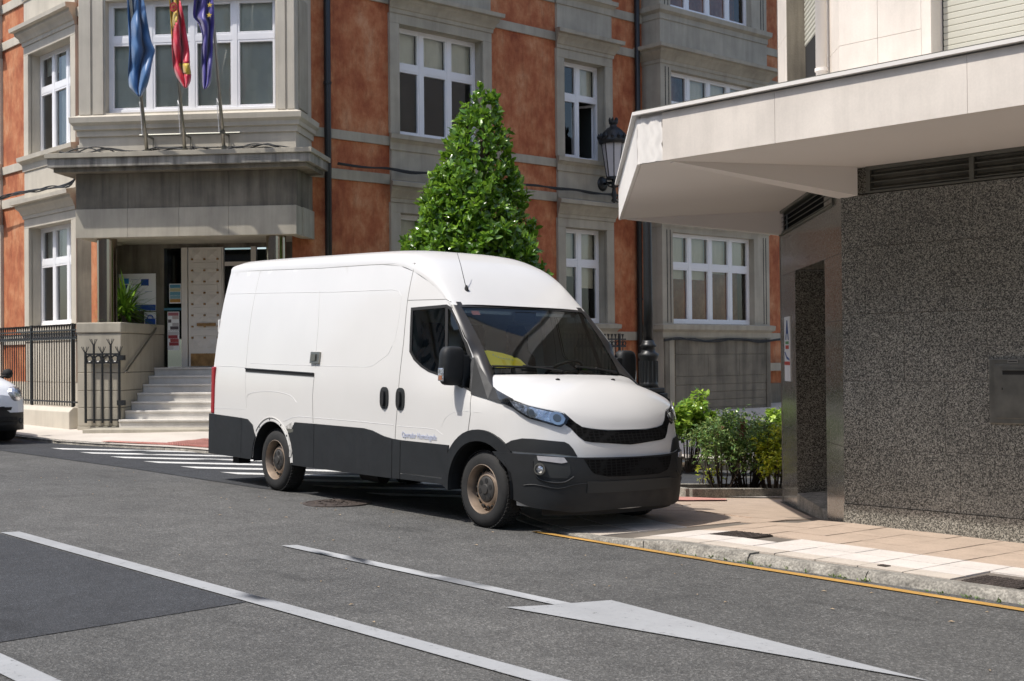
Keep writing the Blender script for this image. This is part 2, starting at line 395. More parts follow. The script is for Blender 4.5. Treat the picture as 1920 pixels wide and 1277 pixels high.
# kerb stones, one object each, along the line
def arclen(line):
    s = [0]
    for a, b in zip(line, line[1:]): s.append(s[-1]+math.dist(a, b))
    return s
def at_len(line, s, q):
    q = min(max(q, 0), s[-1]-1e-6); i = int(np.searchsorted(s, q, side='right'))-1; t = (q-s[i])/(s[i+1]-s[i]); a = np.array(line[i]); b = np.array(line[i+1]); return tuple(a+(b-a)*t)
def kerb_stones(line, w, h, par, q0, q1, L=1.05, gap=.005):
    s = arclen(line); q = q0
    while q < q1:
        l = L*random.uniform(.9, 1.1); d = random.uniform(-.008, .008)
        seg = [at_len(line, s, q+gap+(l-2*gap)*k/5) for k in range(6)]
        ribbon('kerb_stone', seg, w, (lambda x, d=d: h(x)+d) if callable(h) else h+d, 'kerb', par); q += l
kerb_stones(kRs, .16, dzR, pr, 12.5, arclen(kRs)[-1]-12)
# right pavement bed and slabs
wallR = [(20, 10.0), (-6.61, 10.0), (-9.05, 12.44), (-9.05, 30)]
inner = []
s_ = arclen(kRs); n_ = 140
for i in range(n_+1):
    q = s_[-1]*i/n_; p = np.array(at_len(kRs, s_, q)); p2 = np.array(at_len(kRs, s_, q+.01)); t = (p2-p)/(np.linalg.norm(p2-p)+1e-9); inner.append(tuple(p+np.array([t[1], -t[0]])*.12))
mbp = MB(); VV, T = cdt_patch(inner[:-2]+[(-9.0, 29.5), (-9.0, 12.5), (-6.5, 10.05), (19.8, 10.05)], [], .5)
mbp.add([(a, b, g(a, b)+dzR(a)-.012) for a, b in VV], T); mbp.build('bedding', 'joint', pr, smooth=True)
def clip(poly, ins):
    return [p for p in poly if ins(p)]
def inside_pav(p): return pip(p, inner[:-2]+[(-9.0, 29.5), (-9.0, 12.5), (-6.5, 10.05), (19.8, 10.05)])
def slab(poly, mat, rise=0):
    VV = [(a, b, g(a, b)+dzR(a)+rise) for a, b in poly]; low = [(a, b, c-.03) for a, b, c in VV]; k = len(VV); mb = MB()
    mb.add(VV+low, [tuple(range(k))]+[(i, k+i, k+(i+1) % k, (i+1) % k) for i in range(k)]); mb.build('paving_slab', mat, pr)
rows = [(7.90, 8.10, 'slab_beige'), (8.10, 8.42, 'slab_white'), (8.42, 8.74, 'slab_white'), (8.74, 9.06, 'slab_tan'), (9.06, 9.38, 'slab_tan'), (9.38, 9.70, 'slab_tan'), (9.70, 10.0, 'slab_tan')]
cov = [(-6.85, -6.45, 8.42, 8.74), (-4.35, -3.98, 7.90, 8.22)]
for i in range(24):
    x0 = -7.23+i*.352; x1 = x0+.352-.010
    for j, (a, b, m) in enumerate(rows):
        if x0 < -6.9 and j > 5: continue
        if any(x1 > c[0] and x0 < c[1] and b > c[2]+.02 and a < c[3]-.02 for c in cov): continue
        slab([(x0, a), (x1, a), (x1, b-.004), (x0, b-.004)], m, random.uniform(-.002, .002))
# corner slabs: fan joints round the curve
for k in range(11):
    q0, q1 = 27.0+k*.62, 27.0+(k+1)*.62-.012
    if k >= 9: continue
    for r0, r1, m in ((.17, .62, 'slab_beige'), (.626, 1.2, 'slab_white'), (1.206, 1.9, 'slab_tan')):
        P = []
        for q, r in ((q0, r0), (q1, r0), (q1, r1), (q0, r1)):
            p = np.array(at_len(kRs, s_, q)); p2 = np.array(at_len(kRs, s_, q+.02)); t = (p2-p)/np.linalg.norm(p2-p); p = p+np.array([t[1], -t[0]])*r; P.append(tuple(p))
        if all(inside_pav(p) for p in P) and all(p[0] < -7.24 for p in P): slab(P, m, random.uniform(-.002, .002))
for i in range(-1, 12):
    for j in range(0, 9):
        x0 = -7.24-.36*(i+1); y0 = 8.0+.40*j; P = [(x0+.005, y0), (x0+.35, y0), (x0+.35, y0+.392), (x0+.005, y0+.392)]
        P2 = all(inside_pav(p) for p in P)
        def dk(p): return min(math.dist(p, q) for q in inner)
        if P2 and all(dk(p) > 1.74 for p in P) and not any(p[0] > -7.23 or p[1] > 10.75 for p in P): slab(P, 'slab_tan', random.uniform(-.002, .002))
gq = lambda *a: [tuple(gp(x, y, .012)[:2]) for x, y in a]
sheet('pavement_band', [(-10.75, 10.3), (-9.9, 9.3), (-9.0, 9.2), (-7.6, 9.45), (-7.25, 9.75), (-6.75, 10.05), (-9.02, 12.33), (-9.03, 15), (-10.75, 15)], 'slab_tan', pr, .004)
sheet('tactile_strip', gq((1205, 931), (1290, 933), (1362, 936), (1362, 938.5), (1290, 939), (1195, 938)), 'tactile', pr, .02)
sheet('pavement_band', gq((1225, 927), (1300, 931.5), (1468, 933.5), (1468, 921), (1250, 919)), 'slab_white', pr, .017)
# iron covers
def cover(poly, label):
    r = root('access_cover', (*np.mean(poly, 0), g(*np.mean(poly, 0))+.1), label, 'cover')
    hz = lambda p: g(*p)+dzR(p[0])
    P = [(a, b, hz((a, b))+.003) for a, b in poly]; mb = MB(); mb.add(P+[(a, b, c-.03) for a, b, c in P], [(0, 1, 2, 3)]+[(i, 4+i, 4+(i+1) % 4, (i+1) % 4) for i in range(4)]); mb.build('plate', 'cover', r)
    mb = MB(); A, B, C, D = (np.array(p) for p in P); n = 9
    for i in range(n):
        for j in range(n):
            c = A+(B-A)*(i+.5)/n+(D-A)*(j+.5)/n; d = ((B-A)/n*.33+(D-A)/n*.33*(1 if (i+j) % 2 else -1)); w = np.cross(d, [0, 0, 1]); w = w/np.linalg.norm(w)*.005
            q = [c-d-w, c+d-w, c+d+w, c-d+w]; mb.add([x+np.array([0, 0, .004]) for x in q]+q, [(0, 1, 2, 3), (0, 4, 5, 1), (1, 5, 6, 2), (2, 6, 7, 3), (3, 7, 4, 0)])
    mb.build('tread_pattern', 'cover', r, kind='stuff')
cover([(-6.86, 8.43), (-6.47, 8.42), (-6.46, 8.735), (-6.84, 8.745)], 'small square iron cover set in the slabs near the van')
cover([(-4.34, 7.895), (-3.96, 7.89), (-3.96, 8.21), (-4.34, 8.22)], 'rusty square iron cover let into the kerb by the granite wall')
cover([(-5.03, 8.0), (-4.96, 7.99), (-4.955, 8.05), (-5.025, 8.06)], 'tiny iron valve cover among the pale slabs')
c0 = np.array([-10.95, 7.55]); rm = root('round_manhole', (*c0, g(*c0)), 'round iron manhole cover in the asphalt beside the van', 'cover')
mb = MB(); mb.lathe([(.34, -.02), (.34, .006), (.31, .008), (.305, .004), (.0, .004)], (c0[0], c0[1], g(*c0)+.002), seg=40, cap=False); mb.build('plate', 'cover', rm)
mb = MB()
for k in range(60):
    r_ = random.uniform(.03, .28); th = random.uniform(0, 6.28); p = (c0[0]+r_*math.cos(th), c0[1]+r_*math.sin(th)); mb.box(p[0]-.012, p[0]+.012, p[1]-.012, p[1]+.012, g(*p)+.004, g(*p)+.012)
mb.build('studs', 'cover', rm, kind='stuff')
# left corner pavement
kL = [(-60, 8.85), (-30, 8.85), (-22, 8.85), (-20.6, 8.95), (-19.4, 9.35), (-18.2, 9.75), (-16.8, 10.1), (-15.7, 10.9), (-15.3, 12.2), (-15.2, 14), (-15.2, 34)]
kLs = smoothpoly(kL, 4)[::-1]
pl = root('pavement_left', (0, 0, 0), None, None, kind='structure')
ol = [p for p in kLs]+[(-60, 12.0), (-22.0, 12.0), (-20.6, 13.6), (-20.6, 34)]
VV, T = cdt_patch(ol, [], .7); mb = MB(); mb.add([(a, b, g(a, b)+.05+.045*min(max(0, b-9.3), 2)*(1-sstep(-19, -17, a))) for a, b in VV], T); mb.build('paving', 'pave_left', pl, smooth=True)
dzL = lambda a, b: .05+.045*min(max(0, b-9.3), 2)*(1-sstep(-19, -17, a))
sl_ = arclen(kLs); kerb_stones(kLs, .16, .056, pl, 14, 46, L=1.2)
sheet('tactile_strip', [(-20.1, 9.28), (-18.3, 9.95), (-17.1, 10.3), (-17.4, 11.0), (-19.4, 10.75), (-19.1, 9.95), (-20.2, 9.5)], 'tactile', pl, .075)
mb = MB()
for i in range(70):
    for j in range(14):
        p = (-20.2+i*.045, 9.3+j*.12+i*.017)
        if pip(p, [(-20.1, 9.28), (-18.3, 9.95), (-17.1, 10.3), (-17.4, 11.0), (-19.4, 10.75), (-19.1, 9.95), (-20.2, 9.5)]): mb.box(p[0]-.016, p[0]+.016, p[1]-.04, p[1]+.04, g(*p)+.07, g(*p)+dzL(*p)+.016)
mb.build('tactile_studs', 'tactile', pl, kind='stuff')
# ------------------------------------------------------------------ building on the right (granite corner block with canopy)
X_, Y_ = np.array([1., 0, 0]), np.array([0., 1, 0])
P1 = np.array([-6.61, 10.0, 0]); s2 = math.sqrt(.5)
FRF = (np.array([0, 10.0, 0]), X_, -Y_)                           # front wall: u = x, n towards the road
FRC = (P1, np.array([-s2, s2, 0]), np.array([-s2, -s2, 0]))       # chamfer wall
gb = root('granite_building', (-2, 14, -1.5), 'speckled granite corner block with a cream stone canopy and roller shutters', 'building')
mb = MB(); mb.box(-6.55, 14, -9, -.035, -3.0, 2.0, FRF); mb.build('core_wall', 'stone_dark', gb); mb = MB(); mb.box(-6.2, 14, -9, -.25, 2.002, 12.4, FRF); mb.build('core_wall', 'stone_dark', gb)
mb = MB(); mb.extr([(-6.60, 10.06, -3), (-8.95, 12.44, -3), (-8.95, 19, -3), (-6.3, 19, -3), (-6.3, 10.06, -3)], (0, 0, 0)); 
def gpanel(u0, u1, z0, z1, fr, par, mat='granite', name='granite_panel', n1=0.0, th=.03):
    mb = MB(); mb.box(u0+.0015, u1-.0015, n1-th, n1, z0+.0015, z1-.0015, fr); return mb.build(name, mat, par, bevel=.0015)
zr = [-1.33, -.83, -.24, .35, .94, 1.40]
offs = [-6.61, -6.25, -6.38, -6.00, -6.37, -6.11]
for k in range(5):
    us = [-6.61]+[u for u in [offs[k+1]+.755*i for i in range(0, 14)] if u > -6.5]+[4.5]
    for a, b in zip(us, us[1:]):
        if b-a > .02: gpanel(a, b, zr[k], zr[k+1], FRF, gb)
mb = MB(); mb.box(-6.61, 4.5, -.03, .012, -1.9, -1.332, FRF); mb.build('plinth', 'granite', gb)
mb = MB(); mb.box(-6.58, 4.5, .012, .09, -1.9, -1.40, FRF); 
# chamfer: two pillars, lintel and recess
for (a, b) in ((0, .80), (2.46, 3.45)):
    for z0, z1 in ((-1.9, -.83), (-.83, .30), (.30, .90)): gpanel(a, b, z0, z1, FRC, gb, th=.04)
gpanel(0, .80, .90, 1.62, FRC, gb, th=.04); gpanel(.80, 2.46, .90, 1.36, FRC, gb, th=.04); gpanel(2.46, 3.45, .90, 1.36, FRC, gb, th=.04)
mb = MB(); mb.box(2.462, 2.50, -.95, -.042, -1.9, .9, FRC); mb.box(.76, .798, -.95, -.042, -1.9, .9, FRC); mb.box(.80, 2.46, -.95, -.042, .902, .94, FRC); mb.build('recess_reveal', 'granite', gb)
mb = MB(); mb.box(.80, 2.46, -1.0, -.96, -1.9, .9, FRC); mb.box(2.34, 2.46, -.955, -.86, -1.6, .9, FRC); mb.build('door_post', 'grey_metal', gb)
sd = MB(); sd.box(.8, 2.35, -.955, -.93, -1.6, .9, FRC); sd = sd.build('shutter_door', 'grey_metal', gb)
for k in range(22):
    z = -1.55+k*.11; mb = MB(); mb.prism([(-.93, z), (-.905, z+.03), (-.905, z+.07), (-.93, z+.10)], .8, 2.33, FRC); mb.build('slat', 'steel', sd)
mb = MB(); mb.prism([(.0, -1.9), (.0, -1.50), (-.93, -1.42), (-.93, -1.9)], .81, 2.455, FRC); mb.build('threshold_ramp', 'kerb', gb)
mb = MB(); mb.box(3.40, 3.45, -8, -.045, -3, 1.6, FRC); 
mb = MB(); mb.add([(-9.05, 12.43, -3.2), (-9.05, 30, -3.2), (-9.05, 30, 12.5), (-9.05, 12.43, 12.5)], [(0, 1, 2, 3)]); mb.add([(-6.62, 10.07, -2.5), (-9.04, 12.49, -2.5), (-9.04, 12.49, -1.2), (-6.62, 10.07, -1.2)], []); mb.build('side_wall', 'marble', gb)
# louvred vents under the canopy
def louvre(u0, u1, z0, z1, fr, n, posts):
    mb = MB(); mb.box(u0, u1, n-.10, n-.08, z0, z1, fr); lv = mb.build('vent_louvre', 'black', gb)
    mb = MB(); mb.box(u0, u1, n-.06, n+.03, z1-.03, z1, fr); mb.box(u0, u1, n-.06, n+.02, z0, z0+.018, fr)
    for p in posts: mb.box(p-.02, p+.02, n-.06, n+.022, z0+.019, z1-.031, fr)
    mb.build('frame', 'grey_metal', lv)
    k = max(2, int((z1-z0)/.065))
    for i in range(k):
        z = z0+.03+(z1-z0-.06)*i/k; mb = MB(); mb.prism([(n-.05, z+.045), (n+.012, z+.008), (n+.012, z), (n-.05, z+.035)], u0+.03, u1-.01, fr); mb.build('slat', 'grey_metal', lv)
louvre(-6.34, 4.4, 1.405, 1.636, FRF, 0, [-6.32, -5.35, -4.4, -3.4]); louvre(.30, 3.40, 1.362, 1.636, FRC, 0, [.32, 3.38])
gpanel(-6.61, -6.345, 1.405, 1.636, FRF, gb)
# canopy
zs, zt = 1.638, 2.05
plan = [(4.4, 8.33), (-7.49, 8.33), (-10.66, 11.50), (-10.45, 11.75), (-9.0, 12.62), (-9.0, 12.46), (-6.6, 10.03), (4.4, 10.03)]
mb = MB(); mb.extr([(x, y, zs) for x, y in plan], (0, 0, zt-zs)); cn = mb.build('canopy', 'soffit', gb)
xs = [-7.22, -6.07, -4.47, -3.2, -1.9, -.6, .7, 2.0, 3.3, 4.4]
for a, b in zip(xs, xs[1:]):
    mb = MB(); mb.box(a+.001, b-.001, 8.295, 8.328, zs-.004, zt-.012); mb.build('fascia_panel', 'marble', cn, bevel=.002)
mb = MB()                                                        # patched plaster end of the fascia
N = 14; P = []
for i in range(N+1):
    r_ = []
    for j in range(9):
        x = -7.505+(.285+.02*math.sin(j*1.7))*i/N; z = zs+(zt-.03-zs)*j/8; r_.append((x, 8.297+.010*math.sin(i*1.3+j*.9)*math.sin(j*.8+i*.4), z))
    P.append(r_)
mb.grid(P); mb.build('plaster_patch', 'plaster', cn, smooth=True)
cv = np.array([-s2, s2]); L = 4.52
for k in range(4):
    a = np.array([-7.515, 8.305])+cv*(L*k/4+.001); b = np.array([-7.515, 8.305])+cv*(L*(k+1)/4-.001); w = np.array([s2, s2])*.03
    mb = MB(); mb.extr([(*a, zs-.004), (*b, zs-.004), (*(b+w), zs-.004), (*(a+w), zs-.004)], (0, 0, zt-.012-zs)); mb.build('fascia_panel', 'plaster', cn)
mb = MB(); mb.box(-7.52, 4.4, 8.255, 8.40, zt+.002, zt+.03); o = [np.array([-7.52, 8.255]), np.array([-10.73, 11.46]), np.array([-10.63, 11.56]), np.array([-7.46, 8.40])]
mb.extr([(*p, zt+.0035) for p in o], (0, 0, .028)); mb.build('coping', 'plaster', cn)
mb = MB(); mb.box(-7.50, 4.4, 8.275, 8.42, zt+.032, zt+.042); mb.build('flashing', 'grey_metal', cn)
def tbeam(a, b, w, d):
    a = np.array(a, float); b = np.array(b, float); t = (b-a)/np.linalg.norm(b-a); n = np.array([t[1], -t[0]])*w/2
    mb = MB(); A1, A2, B1, B2 = a+n, a-n, b+n*.35, b-n*.35
    mb.add([(*A1, zs+.01), (*A2, zs+.01), (*A2, zs-d), (*A1, zs-d), (*B1, zs+.01), (*B2, zs+.01), (*B2, zs-.006), (*B1, zs-.006)], [(0, 1, 2, 3), (4, 7, 6, 5), (0, 4, 5, 1), (1, 5, 6, 2), (2, 6, 7, 3), (3, 7, 4, 0)]); mb.build('cantilever_beam', 'soffit', cn)
tbeam((-6.52, 9.99), (-7.22, 8.42), .27, .25); tbeam((-8.96, 12.42), (-10.6, 11.52), .27, .27)
# upper storey
def marble_wall(fr, us, zsr, skip):
    for i, (a, b) in enumerate(zip(us, us[1:])):
        for j, (c, d) in enumerate(zip(zsr, zsr[1:])):
            if not skip((a+b)/2, (c+d)/2): gpanel(a, b, c, d, fr, gb, 'marble', 'stone_panel', n1=.0, th=.036)
marble_wall(FRF, [-6.61, -6.22, -5.80, -4.55, -4.2, -3.2, -2.0, .2, 2.2, 4.4], [2.03, 2.75, 3.55, 4.6, 5.6, 6.8, 8.0, 9.2, 10.4, 12.4], lambda u, z: -5.8 < u < -4.55 and z < 4.6 or -2.0 < u < .2 and z < 4.6)
marble_wall(FRC, [0, .90, 2.84, 3.44], [2.03, 2.75, 3.55, 4.6, 6, 8, 10, 12.4], lambda u, z: .9 < u < 2.84 and z < 4.6)
for (a, b) in ((-5.80, -4.55), (-2.0, .2)):
    mb = MB(); mb.box(a, a+.09, -.20, -.002, 2.03, 4.6, FRF); mb.box(b-.04, b, -.20, -.002, 2.03, 4.6, FRF); mb.build('window_jamb', 'marble', gb)
    sh = MB(); sh.box(a+.09, b-.04, -.2, -.19, 2.03, 4.6, FRF); sh = sh.build('roller_shutter', 'black', gb)
    for k in range(46):
        z = 2.06+k*.055; mb = MB(); mb.prism([(-.19, z+.0005), (-.183, z+.006), (-.181, z+.047), (-.19, z+.0545)], a+.105, b-.05, FRF); mb.build('slat', 'shutter', sh)
mb = MB(); mb.box(.90, .94, -.22, -.002, 2.03, 4.6, FRC); mb.build('window_jamb', 'stone_dark', gb); mb = MB(); mb.box(2.80, 2.84, -.22, -.002, 2.03, 4.6, FRC); mb.build('window_jamb', 'stone_dark', gb)
mb = MB(); mb.box(.94, 2.80, -.22, -.20, 2.03, 4.6, FRC); sh = mb.build('roller_shutter', 'black', gb)
for k in range(12):
    z = 3.4+k*.055; mb = MB(); mb.prism([(-.20, z+.001), (-.19, z+.012), (-.19, z+.042), (-.20, z+.054)], .96, 2.78, FRC); mb.build('slat', 'shutter', sh)
mb = MB(); mb.tube([FRC[0]+FRC[1]*.44+FRC[2]*.075+np.array([0, 0, z]) for z in (2.04, 12)], .052, 14); pi = mb.build('downpipe', 'plaster', gb, smooth=True)
for z in (2.62, 4.5): mb = MB(); mb.tube([FRC[0]+FRC[1]*.44+FRC[2]*.075+np.array([0, 0, z+d]) for d in (0, .03)], .062, 14); mb.build('pipe_clip', 'plaster', pi)
mb = MB(); mb.extr([(4.4, 9.9, 12.5), (-6.66, 9.9, 12.5), (-9.15, 12.4, 12.5), (-9.15, 30, 12.5), (4.4, 30, 12.5)], (0, 0, .3)); mb.build('roof', 'stone_dark', gb)
# mailbox set in the granite
mx = root('mailbox', (-5.0, 9.98, -.3), 'steel letter box plate with a slot let into the granite wall', 'mailbox')
F = FRF; mb = MB(); mb.box(-5.222, -4.70, .001, .022, -.575, -.05, F); mb.build('frame', 'mail_steel', mx, bevel=.006)
mb = MB(); mb.box(-5.172, -4.75, .0225, .03, -.53, -.097, F); mb.build('flap', 'mail_steel', mx, bevel=.003)
mb = MB(); mb.box(-5.10, -4.82, .0305, .034, -.178, -.145, F); mb.build('slot', 'black', mx)
mb = MB(); mb.box(-5.11, -4.81, .0305, .05, -.145, -.135, F); mb.build('slot_hood', 'mail_steel', mx)
mb = MB(); mb.box(-5.06, -4.97, .0225, .028, -.086, -.058, F); pt = mb.build('name_plate', 'steel', mx)
mb = MB(); mb.box(-5.050, -4.98, .0285, .0295, -.076, -.069, F); mb.build('lettering', 'black', pt)
mb = MB(); mb.box(-5.108, -5.10, .0305, .0325, -.30, -.283, F); mb.build('keyhole', 'black', mx)
# narrow sign on the far pillar
sg = root('wall_sign', tuple(FRC[0]+FRC[1]*2.95+np.array([0, 0, 0])), 'narrow white sign with blue A mark and red bars on granite pillar', 'sign')
mb = MB(); mb.box(2.76, 3.14, .001, .012, -.30, .42, FRC); mb.build('board', 'paper', sg)
F = FRC
for (a, b, c, d, col, nm) in ((2.84, 3.06, .115, .145, (.10, .28, .12), 'green_bar'), (2.84, 3.06, .06, .10, (.5, .06, .04), 'red_bar'), (2.77, 3.13, -.12, -.08, (.5, .06, .04), 'red_bar')):
    mb = MB(); mb.box(a, b, .0125, .0145, c, d, F); mb.build(nm, flat(nm+'_mat', col), sg)
bl = flat('sign_blue', (.03, .07, .22))
def fpoly(pts, fr, n0, n1, name, mat, par):
    mb = MB(); O, U, N = fr; mb.extr([O+U*u+N*n0+np.array([0, 0, z]) for u, z in pts], N*(n1-n0)); return mb.build(name, mat, par)
fpoly([(3.06, .16), (2.97, .38), (2.93, .38), (2.84, .16), (2.89, .16), (2.915, .23), (2.985, .23), (3.01, .16)], F, .0125, .0145, 'letter_a', bl, sg)
fpoly([(3.12, .02), (3.08, .03), (2.98, -.02), (2.8, -.05), (2.8, -.07), (2.98, -.05)], F, .0125, .0145, 'wave_mark', bl, sg)

# ------------------------------------------------------------------ red building: frames
XR, YL = -20.67, 11.33
FRL = (np.array([0, YL, 0]), X_, -Y_)                             # street front: u = x
FRR = (np.array([XR, 0, 0]), Y_, X_)                              # side street front: u = y
BP0 = np.array([-23.09, 10.14, 0]); bu = np.array([.74818766, .66348717, 0]); bn = np.array([.66348717, -.74818766, 0])
FRB = (BP0, bu, bn)                                               # entrance bay on the cut corner
FRC2 = (np.array([XR+.58, 0, 0]), Y_, X_)                         # projecting bay
def bay(px, py, off=0.0): w = onplane(px, py, bn, BP0@bn+off)-BP0; return float(w@bu), float(w[2])
rb = root('red_building', (-24, 14, -1.3), 'red stucco corner building with grey stone window surrounds and a porch', 'building')
def wall(fr, u0, u1, z0, z1, holes, depth, name, mat, par=rb, rmat=None):
    us = sorted({u0, u1, *[h[0] for h in holes], *[h[1] for h in holes]}); zz = sorted({z0, z1, *[h[2] for h in holes], *[h[3] for h in holes]}); mb = MB(); O, U, N = fr
    pt = lambda u, n, z: O+U*u+N*n+np.array([0, 0, z])
    for a, b in zip(us, us[1:]):
        for c, d in zip(zz, zz[1:]):
            if not any(h[0] <= (a+b)/2 <= h[1] and h[2] <= (c+d)/2 <= h[3] for h in holes): mb.add([pt(a, 0, c), pt(b, 0, c), pt(b, 0, d), pt(a, 0, d)], [(0, 1, 2, 3)])
    o_ = mb.build(name, mat, par, fix=False)
    for h in holes:
        a, b, c, d = h[:4]; mb = MB()
        for q in (((a, c), (a, d)), ((a, d), (b, d)), ((b, d), (b, c)), ((b, c), (a, c))):
            mb.add([pt(q[0][0], 0, q[0][1]), pt(q[1][0], 0, q[1][1]), pt(q[1][0], -depth, q[1][1]), pt(q[0][0], -depth, q[0][1])], [(0, 1, 2, 3)])
        mb.build('window_reveal', rmat or mat, par, fix=False)
    return o_
def window(fr, u0, u1, z0, z1, lights, depth=.20, trans=.64, blinds=None, open_light=None, seed=0):
    rnd = random.Random(seed); n0, n1 = -depth-.07, -depth
    mb = MB(); fw = .055
    mb.box(u0, u0+fw, n0, n1, z0, z1, fr); mb.box(u1-fw, u1, n0, n1, z0, z1, fr); mb.box(u0+fw, u1-fw, n0, n1, z1-fw, z1, fr); mb.box(u0+fw, u1-fw, n0, n1+.02, z0, z0+.075, fr)
    w = (u1-u0)/lights; zt_ = z0+(z1-z0)*trans
    for k in range(1, lights): mb.box(u0+w*k-.045, u0+w*k+.045, n0+.002, n1+.012, z0+.075, z1-fw, fr)
    wd = mb.build('window', 'white_frame', rb, bevel=.004)
    for k in range(lights):
        a = u0+w*k+(.045 if k else fw); b = u0+w*(k+1)-(.045 if k < lights-1 else fw)
        mb = MB(); mb.box(a, b, n0+.004, n1+.008, zt_-.055, zt_+.055, fr)
        r = .04
        for (c, d) in ((z0+.075, zt_-.055), (zt_+.055, z1-fw)):
            if k == open_light and c < zt_-.1: continue
            mb.box(a, a+r, n0+.01, n1+.004, c, d, fr); mb.box(b-r, b, n0+.01, n1+.004, c, d, fr); mb.box(a+r, b-r, n0+.01, n1+.003, c, c+r, fr); mb.box(a+r, b-r, n0+.01, n1+.003, d-r, d, fr)
        mb.build('sash', 'white_frame', wd, bevel=.003)
        for (c, d) in ((z0+.075, zt_-.055), (zt_+.055, z1-fw)):
            if k == open_light and c < zt_-.1:
                O, U, N = fr; m2 = MB(); mm = (O+U*b+N*(n0-.01), (U*-.35+N*-.94), N*.35*0+np.cross(U*-.35+N*-.94, [0, 0, 1]))
                m2.box(0, .05, 0, .04, c, d, mm); m2.box(b-a-.05, b-a, 0, .04, c, d, mm); m2.box(.05, b-a-.05, 0, .04, c, c+.05, mm); m2.box(.05, b-a-.05, 0, .04, d-.05, d, mm); m2.build('open_sash', 'white_frame', wd); continue
            O, U, N = fr; q = [O+U*u+N*(n0+.03+rnd.uniform(-.002, .002))+np.array([0, 0, z]) for u, z in ((a+r, c+r), (b-r, c+r), (b-r, d-r), (a+r, d-r))]
            m2 = MB(); m2.add(q, [(0, 1, 2, 3)]); m2.build('pane', 'glass', wd, fix=False)
        fr_b = (blinds[k] if blinds else rnd.choice((.3, .45, .6, .36)))
        if fr_b > 0:
            m2 = MB(); zb = z1-(z1-z0)*fr_b; O, U, N = fr; nn = 10
            m2.grid([[O+U*(a+(b-a)*i/nn)+N*(n0-.07-.012*math.sin(i*2.1+k))+np.array([0, 0, z]) for z in (zb, z1-.03)] for i in range(nn+1)]); m2.build('blind', 'blind', wd, smooth=True)
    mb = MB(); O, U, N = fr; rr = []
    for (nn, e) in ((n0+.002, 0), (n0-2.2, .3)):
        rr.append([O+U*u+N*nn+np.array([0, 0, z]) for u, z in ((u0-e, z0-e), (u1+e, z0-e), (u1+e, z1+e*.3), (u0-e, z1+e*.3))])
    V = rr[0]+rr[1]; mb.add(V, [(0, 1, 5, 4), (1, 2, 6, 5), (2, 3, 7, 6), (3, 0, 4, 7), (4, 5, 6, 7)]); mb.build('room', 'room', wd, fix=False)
    return wd
def surround(fr, u0, u1, z0, z1, jw=.24, proud=.07, corn=True, spandrel=None, su=0, mat='slate'):
    # stone frame round an opening, cornice above, sill and apron below
    mb = MB(); mb.box(u0-jw, u0, -.02, proud, z0, z1, fr); mb.box(u1, u1+jw, -.02, proud, z0, z1, fr); mb.box(u0-jw, u1+jw, -.02, proud, z1, z1+.20, fr); mb.build('window_surround', mat, rb, bevel=.008)
    mb = MB()
    for d, q in ((u0, 1), (u1, -1)): mb.add([fr[0]+fr[1]*d+fr[2]*n+np.array([0, 0, z]) for n, z in ((-.001, z0), (-.001, z1), (-.22, z1), (-.22, z0))], [])
    if corn:
        c = z1+.2; pr = [(-.02, c), (proud+.02, c), (proud+.03, c+.05), (proud+.03, c+.075), (proud+.055, c+.09), (proud+.09, c+.17), (proud+.16, c+.23), (proud+.17, c+.29), (proud+.26, c+.30), (proud+.27, c+.38), (proud+.02, c+.44), (-.02, c+.44)]
        mb = MB(); mb.prism(pr, u0-jw+.03, u1+jw-.03, fr, e0=-.55, e1=.55); auto_smooth(mb.build('cornice', mat, rb), 30)
    pr = [(-.02, z0-.18), (proud+.015, z0-.18), (proud+.015, z0-.30+.0), (proud+.01, z0-.30), (-.02, z0-.30)]
    pr = [(-.02, z0-.33), (proud+.02, z0-.33), (proud+.03, z0-.19), (proud+.09, z0-.13), (proud+.13, z0-.12), (proud+.14, z0-.03), (proud-.02, z0), (-.22, z0+.012), (-.22, z0-.02)]
    mb = MB(); mb.prism(pr, u0-jw+.02, u1+jw-.02, fr, e0=-.5, e1=.5); auto_smooth(mb.build('sill', mat, rb), 30)
    if spandrel: mb = MB(); mb.box(u0-jw+.02, u1+jw-.02, -.02, proud-.004, spandrel, z0-.33, fr); mb.build('apron', mat, rb)
FL = [(.75, 2.88), (4.45, 6.65), (8.17, 10.37)]
Rw = [(15.79, 18.0, 3), (20.40, 21.72, 2)]; Lw = [(-27.92, -25.75, 3), (-32.1, -29.75, 3)]
wall(FRR, 13.3, 34, -.75, 11.4, [(a, b, c, d) for a, b, n in Rw for c, d in FL], .26, 'wall', 'stucco', rmat='slate')
wall(FRL, -46, -24.0, -.45, 11.4, [(a, b, c, d) for a, b, n in Lw for c, d in FL], .26, 'wall', 'stucco', rmat='slate_pale')
mb = MB(); mb.box(13.3, 34, -.3, .08, -4, -.752, FRR); mb.build('base_course', 'stone_dark', rb); mb = MB(); mb.box(-46, -24.0, -.3, .08, -2, -.452, FRL); mb.build('base_course', 'slate_pale', rb)
bl_ = {(0, 0): [.5, .5, .4], (0, 1): [.36, .36, .36], (1, 0): [.5, .62], (1, 1): [0, .36], (2, 0): [.3, .3, .3]}
